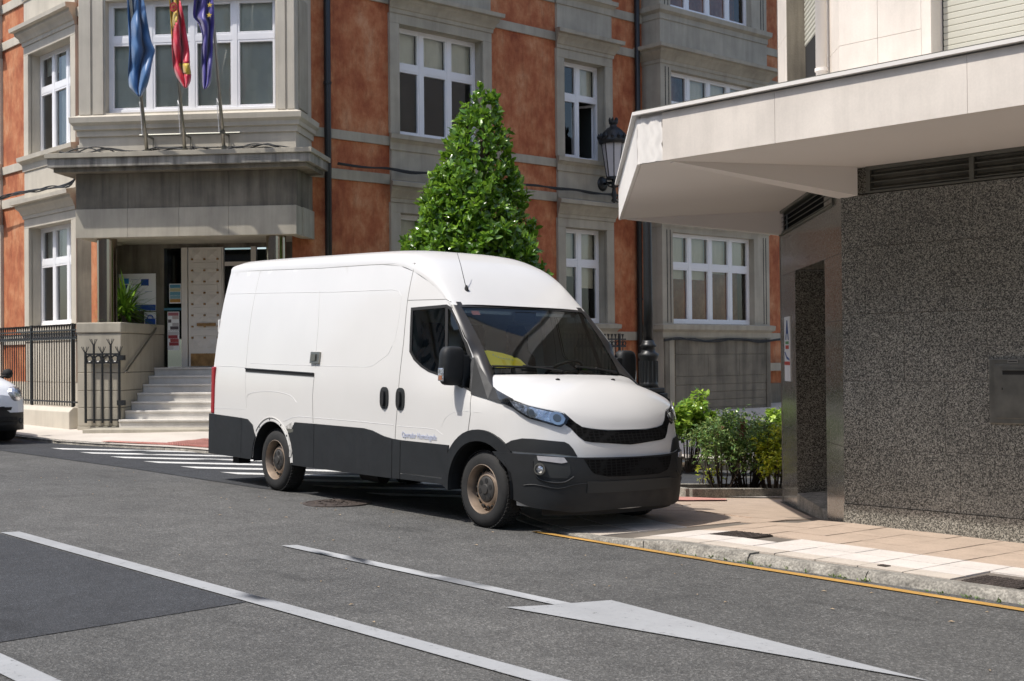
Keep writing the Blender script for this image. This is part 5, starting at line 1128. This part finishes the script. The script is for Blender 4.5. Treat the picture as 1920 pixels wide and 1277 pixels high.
def flag(rows, off, mat, label, regions=(), name='flag', folds=3, amp=.10, back=None):
    # rows: (py, left px, right px) silhouettes; a folded cloth hung between them
    fl = root(name, tuple(onplane(rows[0][1], rows[0][0], bn, BP0@bn+off)), label, 'flag', 'flags on the entrance bay')
    ys = [r[0] for r in rows]; L_ = tab(ys, [r[1] for r in rows]); R_ = tab(ys, [r[2] for r in rows]); nu, nv = 36, 44
    def pt(i, j):
        py = ys[0]+(ys[-1]-ys[0])*j/nv; a, b = L_(py), R_(py); u = i/nu
        uu = u+.10*math.sin(u*math.pi*folds*2+j*.06)/(folds*2)*2.2; uu = min(1, max(0, uu)); px = a+(b-a)*uu
        d = off+amp*math.sin(u*math.pi*2*folds+.11*j)*(.5+.5*math.sin(math.pi*u))+.06*math.sin(j*.26+u*5)+.03*math.sin(j*.6-u*9)
        return onplane(px, py, bn, BP0@bn+d)
    G_ = [[pt(i, j) for j in range(nv+1)] for i in range(nu+1)]
    faces = {}
    for i in range(nu):
        for j in range(nv):
            u = (i+.5)/nu; v = (j+.5)/nv; key = 'main'
            for k, (fn, m_) in enumerate(regions):
                if fn(u, v): key = k
            faces.setdefault(key, []).append((i, j))
    for key, cells in faces.items():
        mb = MB(); ix = {}; V_ = []; F_ = []
        for (i, j) in cells:
            f = []
            for q in ((i, j), (i+1, j), (i+1, j+1), (i, j+1)):
                if q not in ix: ix[q] = len(V_); V_.append(G_[q[0]][q[1]])
                f.append(ix[q])
            F_.append(tuple(f))
        mb.add(V_, F_); o_ = mb.build('cloth' if key == 'main' else 'band', mat if key == 'main' else regions[key][1], fl, smooth=True)
        sd_ = o_.modifiers.new('thick', 'SOLIDIFY'); sd_.thickness = .006
    return fl, pt
MAT['f_blue'] = cloth('flag_blue', (.035, .12, .28)); MAT['f_red'] = cloth('flag_red', (.56, .012, .04)); MAT['f_yel'] = cloth('flag_yellow', (.52, .36, .03)); MAT['f_eu'] = cloth('flag_navy', (.045, .032, .23)); MAT['f_gold'] = cloth('flag_gold', (.62, .45, .06))
flag([(-60, 234, 250), (0, 237, 270), (40, 238, 276), (80, 239, 284), (95, 239.5, 290), (110, 239, 286), (140, 238, 281), (160, 240, 276), (172, 249, 270), (181, 260, 264)], 1.30, 'f_blue', 'pale blue flag hanging limp beside the red and yellow one', folds=2)
fs, pS = flag([(-60, 312, 326), (0, 316, 338), (30, 318, 344), (60, 319, 349), (100, 321, 355), (125, 323, 356), (140, 328, 358), (152, 335, 357), (165, 346, 350)], 1.35, 'f_red', 'red and yellow flag with a crest, hanging limp', regions=[(lambda u, v: v < .62 and u < 1.0-(v-.25)*2.8, 'f_yel'), (lambda u, v: .80 < v < .88 and u > .35+(v-.8)*2, 'f_yel')], folds=2)
fe, pE = flag([(-60, 372, 396), (0, 362, 400), (30, 360, 401), (45, 371, 401), (70, 378, 399), (110, 377, 398), (140, 378, 396), (158, 379, 394), (167, 382, 386)], 1.35, 'f_eu', 'dark blue flag with yellow stars hanging by the window', folds=2)
def star(px, py, r, off, par):
    mb = MB(); P = []
    for k in range(10):
        a = math.pi/2+k*math.pi/5; q = r if k % 2 == 0 else r*.42; P.append(onplane(px+q*math.cos(a), py-q*math.sin(a), bn, BP0@bn+off))
    c = sum(P)/10; mb.extr(P, -bn*.02); mb.build('star', 'f_gold', par)
for px, py in ((393, 9), (392, 28), (389, -8)): star(px, py, 5.2, 1.52, fe)
mb = MB(); c = np.array([325, 13]); mb.extr([onplane(c[0]+7*math.cos(t), c[1]+9*math.sin(t), bn, BP0@bn+1.52) for t in np.linspace(0, 6.28, 17)[:-1]], -bn*.02); mb.build('crest', 'f_red', fs)
mb = MB(); mb.extr([onplane(c[0]+4.5*math.cos(t), c[1]+6*math.sin(t), bn, BP0@bn+1.525) for t in np.linspace(0, 6.28, 17)[:-1]], -bn*.004); mb.build('crest_shield', 'f_gold', fs)
for a in (0, .9, 1.8, 2.6): mb = MB(); mb.tube([onplane(c[0]+4*math.cos(a), c[1]+5*math.sin(a), bn, BP0@bn+1.53), onplane(c[0]-4*math.cos(a), c[1]-5*math.sin(a), bn, BP0@bn+1.53)], .008, 5); mb.build('crest_bars', 'f_red', fs)

# ------------------------------------------------------------------ street lamp and wall lantern
def at_fwd(px, py, d): r = ray(px, py); return r*d/(r@FWD)
c = at_fwd(1215, 600, 24.6); gz_ = g(c[0], c[1])+.05; lm = root('street_lamp', (c[0], c[1], gz_), 'black cast iron lamp post with fluted leaf base behind the van', 'street lamp')
zz = lambda py: float(at_fwd(1215, py, 24.6)[2])
mb = MB(); mb.box(c[0]-.26, c[0]+.26, c[1]-.26, c[1]+.26, gz_-.1, zz(737)); mb.box(c[0]-.22, c[0]+.22, c[1]-.22, c[1]+.22, zz(737), zz(727)); mb.build('pedestal', 'iron', lm, bevel=.02)
mb = MB(); mb.lathe([(.19, zz(726)), (.17, zz(718)), (.155, zz(715)), (.165, zz(700)), (.16, zz(675)), (.19, zz(669)), (.20, zz(664)), (.13, zz(660)), (.12, zz(652)), (.165, zz(649)), (.13, zz(645)), (.115, zz(642)), (.10, zz(638))], (c[0], c[1], 0), seg=24); mb.build('leaf_base', 'iron', lm, smooth=True)
mb = MB()
for k in range(16):
    a = 2*math.pi*k/16
    for j in range(9):
        z = zz(713-j*4.4); q = np.array([c[0]+.163*math.cos(a), c[1]+.163*math.sin(a), z]); t = np.array([-math.sin(a), math.cos(a), 0])*.024; o_ = np.array([math.cos(a), math.sin(a), 0])*.018
        mb.add([q-t, q+t, q+np.array([0, 0, -.045])+o_*1.2, q+np.array([0, 0, .012])+o_], [(0, 2, 3), (2, 1, 3), (0, 1, 2)])
mb.build('leaf_relief', 'iron', lm, kind='stuff')
mb = MB(); mb.lathe([(.095, zz(640)), (.085, zz(560)), (.08, zz(420)), (.07, 2.7)], (c[0], c[1], 0), seg=18); mb.build('post', 'iron', lm, smooth=True)
def lantern_parts(c, s, par):
    mb = MB(); mb.lathe([(.05*s, 0), (.16*s, .0), (.155*s, .03*s), (.27*s, .78*s), (.285*s, .80*s), (.27*s, .82*s)], c, seg=8, cap=False)
    mb2 = MB()
    for k in range(8):
        a = 2*math.pi*k/8; mb2.tube([c+np.array([.16*s*math.cos(a), .16*s*math.sin(a), .03*s]), c+np.array([.27*s*math.cos(a), .27*s*math.sin(a), .79*s])], .012*s, 5)
    mb2.lathe([(.165*s, -.02*s), (.165*s, .04*s)], c, seg=16); mb2.tube([c+np.array([0, 0, .0]), c+np.array([0, 0, .8*s])], .012*s, 5); mb2.build('cage', 'iron', par)
    mb = MB(); mb.lathe([(.155*s, .03*s), (.268*s, .78*s)], c, seg=8, cap=False); mb.build('lamp_glass', MAT['frost'], par)
    mb = MB(); mb.lathe([(.30*s, .77*s), (.33*s, .80*s), (.34*s, .87*s), (.30*s, .93*s), (.24*s, 1.04*s), (.15*s, 1.13*s), (.08*s, 1.17*s), (.07*s, 1.22*s), (.10*s, 1.24*s), (.10*s, 1.30*s), (.0, 1.31*s)], c, seg=24, cap=False); mb.build('lamp_hood', 'iron', par, smooth=True)
    for k in range(14):
        a = 2*math.pi*k/14; q = c+np.array([.335*s*math.cos(a), .335*s*math.sin(a), .88*s]); mb = MB(); mb.lathe([(.03*s, 0), (.045*s, .05*s), (.012*s, .12*s)], q, seg=6); mb.build('crown_leaf', 'iron', par)
    for k in range(7):
        a = 2*math.pi*k/7; q = c+np.array([.09*s*math.cos(a), .09*s*math.sin(a), 1.28*s]); mb = MB(); mb.lathe([(.02*s, 0), (.022*s, .06*s), (.006*s, .10*s)], q, seg=6); mb.build('finial', 'iron', par)
MAT['frost'] = M('frosted_lamp_glass', (.55, .54, .56), .25, var=.03)
lantern_parts(np.array([c[0], c[1], 2.7]), .9, lm)
wl = onplane(1130, 345, X_, XR+.07); fl_ = root('wall_lantern', tuple(wl), 'black crowned lantern on a scrolled wall bracket beside the window', 'lantern')
hc = onplane(1151, 335, X_, XR+.55); mb = MB(); mb.lathe([(.17, -.03), (.17, .0), (.10, .05)], wl, X_, 16); mb.tube([wl, wl+X_*.25, np.array([hc[0], hc[1], wl[2]-.05])], .035, 8); mb.build('bracket', 'iron', fl_, smooth=True)
mb = MB(); mb.lathe([(.02, -.55), (.07, -.50), (.04, -.44), (.07, -.38), (.05, -.3), (.04, -.22), (.075, -.18), (.04, -.1), (.06, 0)], hc, seg=12); mb.build('stem', 'iron', fl_, smooth=True)
for k in range(4):
    a = math.pi/4+k*math.pi/2; mb = MB(); mb.tube([hc+np.array([r_*math.cos(a), r_*math.sin(a), z]) for r_, z in ((.03, -.2), (.12, -.16), (.17, -.06), (.16, .02))], .016, 6); mb.build('scroll', 'iron', fl_, smooth=True)
mb = MB(); mb.tube([hc+np.array([0, .02, -.5]), hc+np.array([0, .14, -.52]), hc+np.array([0, .14, -.42]), hc+np.array([0, .06, -.44])], .02, 6); mb.build('scroll', 'iron', fl_, smooth=True)
lantern_parts(hc, 1.0, fl_)

# ------------------------------------------------------------------ plants
def leafmat(name, dark, mid, light, rough=.3):
    m, nt, p = _nodes(name); gm = nt.nodes.new('ShaderNodeNewGeometry')
    nt.links.new(ramp(nt, gm.outputs['Random Per Island'], [(0, dark), (.5, mid), (.85, light), (1, tuple(min(1, x*1.25) for x in light))]), p.inputs['Base Color'])
    p.inputs['Roughness'].default_value = rough; p.inputs['Specular IOR Level'].default_value = .6
    tr = nt.nodes.new('ShaderNodeBsdfTranslucent'); tr.inputs[0].default_value = (*[min(1, x*1.5) for x in light], 1); mx = nt.nodes.new('ShaderNodeMixShader'); mx.inputs[0].default_value = .22
    out = nt.nodes['Material Output']; nt.links.new(p.outputs[0], mx.inputs[1]); nt.links.new(tr.outputs[0], mx.inputs[2]); nt.links.new(mx.outputs[0], out.inputs[0]); return m
MAT['magnolia'] = leafmat('glossy_leaf', (.025, .065, .008), (.075, .18, .016), (.19, .33, .03), .26)
MAT['laurel'] = leafmat('laurel_leaf', (.05, .12, .012), (.16, .30, .03), (.34, .46, .07), .3)
MAT['nandina'] = leafmat('fine_leaf', (.035, .09, .02), (.085, .20, .04), (.24, .30, .09), .5)
MAT['golden'] = leafmat('golden_leaf', (.10, .18, .012), (.32, .40, .025), (.55, .54, .04), .45)
MAT['bark'] = M('bark', (.07, .05, .035), .9, var=.3, vs=20, bs=60, bstr=.6); MAT['twig'] = M('twig', (.05, .035, .025), .9, var=.3); MAT['seedhead'] = M('seed_head', (.22, .10, .07), .9, var=.3, vs=30)
def leaf(mb, p, d, up, L, w):
    d = d/np.linalg.norm(d); s_ = np.cross(d, up); s_ = s_/(np.linalg.norm(s_)+1e-9); n = np.cross(s_, d)
    mb.add([p, p+d*L*.3+s_*w*.8+n*w*.25, p+d*L*.7+s_*w*.75+n*w*.1-n*L*.04, p+d*L-n*L*.14, p+d*L*.7-s_*w*.75+n*w*.1-n*L*.04, p+d*L*.3-s_*w*.8+n*w*.25, p+d*L*.35, p+d*L*.7-n*L*.06], [(0, 1, 6), (0, 6, 5), (1, 2, 7, 6), (6, 7, 4, 5), (2, 3, 7), (7, 3, 4)])
rnd = random.Random(3); nr = np.random.RandomState(5)
# clipped cone tree
td = 22.3; tb = at_fwd(885, 480, td); apex = at_fwd(905, 166, td); tx, ty = apex[0]-.02, apex[1]; tgz = g(tx, ty)+.05
tr_ = root('cone_tree', (tx, ty, tgz), 'dense green cone-shaped evergreen rising behind the van roof', 'tree')
H0 = tgz+.75; H1 = float(apex[2])
def cone_r(z): t = (H1-z)/(H1-H0); return .10+1.72*min(1, t*1.05)**.88
mb = MB(); mb.tube([(tx, ty, tgz-.1), (tx+.02, ty, tgz+.6), (tx, ty+.02, H0+1.2), (tx, ty, H1-.5)], [.11, .09, .06, .015], 10); mb.build('trunk', 'bark', tr_, smooth=True)
mb = MB()
for k in range(70):
    z = H0+(H1-H0)*rnd.random()**1.3; a = rnd.uniform(0, 6.28); r_ = cone_r(z)*.85; mb.tube([(tx, ty, z-.25), (tx+.5*r_*math.cos(a), ty+.5*r_*math.sin(a), z-.08), (tx+r_*math.cos(a), ty+r_*math.sin(a), z)], [.018, .012, .006], 5)
mb.build('limbs', 'bark', tr_, kind='stuff')
LX, LY = RGT[0]*.075, RGT[1]*.075; crown = MB(); singles = []
for k in range(4600):                                            # whorls of leaves at the shoot tips
    z = H0+(H1-H0)*(1-math.sqrt(rnd.random()))*1.0; R_ = cone_r(z); a = rnd.uniform(0, 6.28); lump = 1+.10*math.sin(a*5+z*4)+.07*math.sin(a*9-z*7); rr = R_*lump*(rnd.uniform(.80, 1.03) if rnd.random() < .8 else rnd.uniform(.45, .85))
    c_ = np.array([tx+rr*math.cos(a)-LX*(H1-z), ty+rr*math.sin(a)-LY*(H1-z), z+rnd.uniform(-.05, .08)]); outd = np.array([math.cos(a), math.sin(a), .75]); outd /= np.linalg.norm(outd)
    for j in range(rnd.randint(5, 8)):
        d = outd*.55+nr.normal(0, .55, 3); d[2] += .15; L_ = rnd.uniform(.11, .18); ar = (c_+nr.normal(0, .02, 3), d, outd+nr.normal(0, .3, 3), L_, L_*.26)
        tocam = -(c_/np.linalg.norm(c_)); 
        if len(singles) < 240 and outd@tocam > .35 and rr > R_*.95 and z > 1.2: singles.append(ar)
        else: leaf(crown, *ar)
crown.build('crown', 'magnolia', tr_, smooth=False, kind='stuff', fix=False)
for ar in singles: mb = MB(); leaf(mb, *ar); mb.build('leaf', 'magnolia', tr_, fix=False)
# beds along the side street
bdA = [(-10.35, 11.7), (-9.7, 11.55), (-9.25, 14.8), (-9.95, 15.2)]
def bed(poly, label, hk=.11):
    b = root('planting_bed', (*np.mean(poly, 0), g(*np.mean(poly, 0))), label, 'bed'); n = len(poly); P = [np.array(p, float) for p in poly]
    VV, T = cdt_patch([tuple(p) for p in P], [], .25); mb = MB(); mb.add([(a, c2, g(a, c2)+.05+.03*math.sin(a*9)*math.cos(c2*8)) for a, c2 in VV], T); mb.build('soil', 'soil', b, smooth=True)
    for i in range(n):
        a, c2 = P[i], P[(i+1) % n]; L = np.linalg.norm(c2-a); t = (c2-a)/L; nn = np.array([t[1], -t[0]]); k = max(1, int(L/.8))
        for j in range(k):
            p, q = a+t*(L*j/k+.004), a+t*(L*(j+1)/k-.004); cs_ = [p+nn*.05, q+nn*.05, q-nn*.05, p-nn*.05]; mb = MB(); mb.add([(*w, g(*w)-.1) for w in cs_]+[(*w, g(*w)+hk) for w in cs_], [(0, 3, 2, 1), (4, 5, 6, 7), (0, 1, 5, 4), (1, 2, 6, 5), (2, 3, 7, 6), (3, 0, 4, 7)]); mb.build('edging_stone', 'kerb', b, bevel=.006)
    return b
bed(bdA, 'narrow planting bed with stone edging in front of the shrubs')
bed([(-14.9, 14.4), (-14.2, 14.3), (-13.7, 20.5), (-14.5, 20.7)], 'dark planting bed across the side street behind the laurel', .16)
def gpt(px, py): 
    p = gp(px, py); return p
def shrub(base, rx, rz0, rz1, nst, nl, mat, label, L=(.05, .09), wr_=.3, seedh=0, whorl=5, name='shrub', lump=.8):
    s = root(name, tuple(base), label, 'shrub', None); R = random.Random(len(label)); b = np.array(base, float); st = MB(); tips = []
    for k in range(nst):
        a = R.uniform(0, 6.28); r_ = rx*math.sqrt(R.random()); z = R.uniform(rz0+.25*(rz1-rz0), rz1)*(1-.25*(r_/rx)**2); t = b+np.array([r_*math.cos(a), r_*math.sin(a), z]); r0 = b+np.array([.10*math.cos(a), .10*math.sin(a), -.03])
        m_ = (r0+t)/2+np.array([.06*math.cos(a), .06*math.sin(a), .0]); st.tube([r0, m_, t], [.011, .008, .003], 5); tips.append(t)
        for q in range(3): t2 = t+np.array([R.uniform(-.14, .14), R.uniform(-.14, .14), R.uniform(-.22, .06)]); tips.append(t2)
    st.build('stems', 'twig', s, kind='stuff'); mb = MB()
    for k in range(nl):
        t = tips[R.randrange(len(tips))]; c_ = t+np.array([R.gauss(0, .07), R.gauss(0, .07), R.gauss(0, .06)])*lump
        if c_[2] < b[2]+rz0*.75: continue
        for j in range(whorl):
            d = np.array([R.gauss(0, 1), R.gauss(0, 1), R.gauss(.35, .6)]); ll = R.uniform(*L); leaf(mb, c_, d, np.array([R.gauss(0, .4), R.gauss(0, .4), 1]), ll, ll*wr_)
    mb.build('foliage', mat, s, kind='stuff', fix=False)
    for k in range(seedh):
        t = tips[R.randrange(len(tips))]+np.array([0, 0, .06]); m2 = MB()
        for q in range(60): v = t+np.array([R.gauss(0, .022), R.gauss(0, .022), R.uniform(0, .16)]); m2.box(v[0]-.006, v[0]+.006, v[1]-.006, v[1]+.006, v[2]-.006, v[2]+.006)
        m2.build('seed_head', 'seedhead', s, kind='stuff')
def gb_(px, d): r = ray(px, 800); p = r*d/(r@FWD); return (p[0], p[1], g(p[0], p[1])+.05)
shrub(gb_(1287, 20.5), .50, .35, 1.22, 34, 620, 'laurel', 'bright yellow-green laurel bush beside the van bonnet', (.08, .13), .36, whorl=5)
shrub(gb_(1352, 16.0), .36, .30, .88, 22, 950, 'nandina', 'feathery green shrub with thin bare stems by the laurel', (.025, .05), .28, seedh=3)
shrub(gb_(1400, 16.2), .40, .45, 1.00, 30, 1300, 'nandina', 'tallest dark feathery shrub with pinkish seed heads', (.025, .05), .28, seedh=3)
shrub(gb_(1449, 15.85), .24, .22, .84, 26, 1000, 'golden', 'golden yellow fine-leaved shrub against the granite pillar', (.025, .05), .3)
shrub(gb_(1462, 20.5), .5, .3, 1.15, 22, 400, 'laurel', 'green broadleaf bush behind the golden shrub', (.07, .12), .36)
shrub(gb_(1395, 21.0), .5, .2, 1.0, 14, 260, 'magnolia', 'dark low bush in the far bed behind the feathery shrubs', (.05, .09), .34)
shrub(gb_(1325, 16.1), .16, .10, .34, 6, 60, 'golden', 'small pale sprig growing low in the front bed', (.03, .05), .3)
# yuccas in the planter
for (u, n, zt_, k_, lab) in ((.60, -.85, .80, 120, 'spiky green yucca in the stone planter beside the steel column'), (.40, -1.5, .72, 80, 'smaller spiky yucca at the back of the stone planter')):
    b = lp(FRB, u, n, .70); y_ = root('yucca_plant', tuple(b), lab, 'plant'); mb = MB(); R = random.Random(k_)
    mb2 = MB(); mb2.tube([b, b+np.array([0, 0, zt_*.5])], [.04, .03], 7); mb2.build('stem', 'twig', y_)
    for k in range(k_):
        a = R.uniform(0, 6.28); el = R.uniform(-.35, 1.3); L_ = R.uniform(.45, .85); p = b+np.array([0, 0, zt_*R.uniform(.15, .62)]); d = np.array([math.cos(a)*math.cos(el), math.sin(a)*math.cos(el), math.sin(el)]); s_ = np.cross(d, [0, 0, 1.]); s_ /= np.linalg.norm(s_)+1e-9; w = .024
        pts = [p+d*L_*t+np.array([0, 0, -.18*L_*t*t]) for t in (0, .35, .7, 1)]; mb.add([pts[0]-s_*w*.6, pts[0]+s_*w*.6, pts[1]-s_*w, pts[1]+s_*w, pts[2]-s_*w*.8, pts[2]+s_*w*.8, pts[3]], [(0, 1, 3, 2), (2, 3, 5, 4), (4, 5, 6)])
    mb.build('leaves', MAT['magnolia'], y_, kind='stuff', fix=False)

# ------------------------------------------------------------------ parked white car at the far left
cw = MAT['van_white']; MAT['car_white'] = paintmat('car_white_paint', (.74, .76, .79))
cb = np.array([-21.15, 7.75, g(-21.6, 7.8)]); car = root('parked_car', tuple(cb-np.array([1.5, 0, 0])), 'small white car with black bumper and round-edged headlamp at the kerb', 'car')
def CP(x, y, z): return cb+np.array([x, y, z])
hwid = tab([-4.1, -3.9, -2.5, -.9, -.45, -.2, -.06, 0], [.72, .80, .86, .85, .82, .77, .69, .60])
def cpt(x, t):
    top = CTOP(x); w = hwid(x); c_, s_ = math.cos(t), math.sin(t); e = .55
    return CP(x, -w*math.copysign(abs(c_)**e, c_), .50+(top-.50)*abs(s_)**e)
CTOP = tab([-4.1, -3.95, -3.6, -2.2, -1.75, -1.05, -.7, -.35, -.12, 0], [1.0, 1.5, 1.76, 1.82, 1.74, 1.16, 1.11, 1.04, .94, .80])
def csec(x):                                                     # right-to-left section of the upper body at x
    top = tab([-4.1, -3.95, -3.6, -2.2, -1.75, -1.05, -.7, -.35, -.12, 0], [1.0, 1.5, 1.76, 1.82, 1.74, 1.16, 1.11, 1.04, .94, .80])(x); w = hwid(x); out = []
    for k in range(17):
        t = math.pi*k/16; c_, s_ = math.cos(t), math.sin(t); e = .55; out.append(CP(x, -w*math.copysign(abs(c_)**e, c_)*(1-.10*max(0, (top-1.05))*abs(s_)**2), .50+(top-.50)*abs(s_)**e))
    return out
mb = MB(); mb.grid([csec(x) for x in list(np.linspace(-4.1, -.5, 24))+list(np.linspace(-.45, 0, 14))]); n0_ = len(mb.v); nose = csec(0); mb.add([p+np.array([.0, 0, 0]) for p in nose]+[p*.72+CP(.05, 0, .62)*.28 for p in nose]+[CP(.07, 0, .62)], [(i, i+1, 18+i, 17+i) for i in range(16)]+[(17+i, 18+i, 34) for i in range(16)]+[(0, 17, 33, 16), (17, 34, 33)]); mb.build('body', 'car_white', car, smooth=True)
mb = MB(); rows_ = []
for z, ex_ in ((.20, -.10), (.26, .0), (.38, .035), (.50, .045), (.60, .04), (.66, .0)):
    rows_.append([CP(x+ex_*(1-abs(yy)**3), yy*w, z) for x, yy, w in [( .0-.0+(-.36*abs(q)**4), q, .83) for q in np.linspace(-1, 1, 25)]])
mb.grid(rows_); mb.build('front_bumper', 'clad', car, smooth=True)
for y in (-1, 1): mb = MB(); mb.box(-3.2+cb[0], -1.25+cb[0], cb[1]+y*.80-.03, cb[1]+y*.80+.03, cb[2]+.2, cb[2]+.55); mb.build('sill', 'clad', car)
mb = MB(); mb.box(cb[0]-4.12, cb[0]-3.9, cb[1]-.8, cb[1]+.8, cb[2]+.25, cb[2]+.7); mb.build('rear_bumper', 'clad', car, bevel=.04)
for k, z in enumerate((.30, .38, .54)): mb = MB(); mb.add([CP(.052-.36*abs(q)**4+.0, q*.83, z) for q in np.linspace(-.72, .72, 15)]+[CP(.056-.36*abs(q)**4, q*.83, z+.05) for q in np.linspace(-.72, .72, 15)], [(i, i+1, 16+i, 15+i) for i in range(14)]); mb.build('grille_slot', 'black', car)
for sg in (-1, 1):
    mb = MB(); mb.lathe([(.0, .055), (.06, .048), (.105, .028), (.13, -.005), (.135, -.06)], CP(-.045, sg*.585, .80), (1, sg*.55, .28), 22, cap=False); mb.build('headlamp', 'lens', car, smooth=True)
    mb = MB(); mb.lathe([(.05, 0), (.04, .02), (0, .02)], CP(-.10, sg*.68, .36), (1, sg*.5, 0), 14); mb.build('fog_lamp', 'hub', car)
    mb = MB(); mb.lathe([(.02, -.07), (.08, -.05), (.085, .03), (.03, .07)], CP(-1.3, sg*.93, 1.12), (1, 0, 0), 12); mb.tube([CP(-1.28, sg*.78, 1.05), CP(-1.25, sg*.95, 1.1)], .025, 6); mb.build('wing_mirror', 'black', car, smooth=True)
    for x in (-.82, -3.35):
        mb = MB(); mb.lathe([(.18, -.09), (.29, -.095), (.305, -.06), (.305, .06), (.29, .095), (.18, .09)], CP(x, sg*.70, .305), (0, sg, 0), 28); w_ = mb.build('wheel', 'rubber', car, smooth=True); mb = MB(); mb.lathe([(.18, .085), (.17, .06), (0, .07)], CP(x, sg*.70, .305), (0, sg, 0), 20, cap=False); mb.build('rim', 'steel', w_)
mb = MB(); mb.box(cb[0]-3.9, cb[0]-.25, cb[1]-.6, cb[1]+.6, cb[2]+.22, cb[2]+.55); mb.build('underbody', 'black', car)
def glz(x0, x1, k0, k1, off=.006):
    rows_ = []
    for x in np.linspace(x0, x1, 9):
        s_ = csec(x); ctr = CP(x, 0, .9); rows_.append([p+(p-ctr)/np.linalg.norm(p-ctr)*off for p in s_[k0:k1]])
    mb = MB(); mb.grid(rows_); mb.build('window_glass', MAT['dark_glass'], car, smooth=True)
MAT['dark_glass'] = M('dark_car_glass', (.012, .016, .018), .06, var=0, spec=.8)
glz(-1.68, -1.12, 5, 12); glz(-2.6, -1.9, 3, 5); glz(-2.6, -1.9, 12, 14)

# ------------------------------------------------------------------ block across the road (reflected in the windows)
ob = root('opposite_building', (-15, -14, -1.5), 'pale apartment block across the road, seen mirrored in window glass', 'building')
FO = (np.array([0, -13.5, 0]), X_, Y_); oh = [(x, x+1.5, z, z+1.9) for x in np.arange(-52, 14, 3.3) for z in (1.2, 4.6, 8.0, 11.4)]
wall(FO, -55, 18, -2.5, 14.5, oh, .2, 'wall', 'marble', ob)
for h in oh: mb = MB(); mb.box(h[0], h[1], -.25, -.2, h[2], h[3], FO); mb.build('window', 'dark_glass', ob)
for z in (.4, 3.8, 7.2, 10.6, 14.3): mb = MB(); mb.box(-55, 18, 0, .5 if z > 1 else .2, z, z+.15, FO); mb.build('balcony_slab', 'slate', ob)
mb = MB(); mb.box(-55, 18, -10, -.3, -2.5, 14.5, FO); mb.build('core', 'room', ob)
mb = MB(); mb.box(-90, 60, -13.5, -6, -2.5, -1.28); mb.build('pavement_opposite', 'pave_left', None, kind='structure')

# ------------------------------------------------------------------ weeds and litter at the foot of the kerb
wd_ = MB(); R = random.Random(11)
for k in range(46):
    x = R.choice((-5.05, -4.1, -6.2, -3.4, -5.9))+R.gauss(0, .22); y = 7.70+R.uniform(-.03, .015); b = np.array([x, y, g(x, y)])
    for j in range(R.randint(3, 7)): leaf(wd_, b+np.array([R.gauss(0, .012), R.gauss(0, .008), 0]), np.array([R.gauss(0, .6), R.gauss(-.3, .5), R.uniform(.4, 1.2)]), np.array([0, 0, 1.]), R.uniform(.015, .04), .006)
tag(wd_.build('kerb_weeds', 'nandina', None, fix=False), 'sparse green weeds growing along the foot of the granite kerb', 'weeds', kind='stuff')
lt = MB()
for k in range(90):
    x = R.uniform(-16, -2.5); y = R.choice((7.66, 7.6, 5.0, 6.4, 7.0))+R.gauss(0, .25); z = g(x, y)+.006+(.09 if y > 7.74 and x > -6.6 else 0); a = R.uniform(0, 3.14); s = R.uniform(.008, .022); c, d = math.cos(a)*s, math.sin(a)*s
    if y > 7.7: continue
    lt.add([(x-c, y-d, z), (x+d*.5, y-c*.5, z+.004), (x+c, y+d, z), (x-d*.5, y+c*.5, z+.006)], [(0, 1, 2, 3)])
tag(lt.build('road_litter', flat('litter_tan', (.32, .24, .15)), None), 'scattered dry leaves and litter specks on the asphalt', 'litter', kind='stuff')
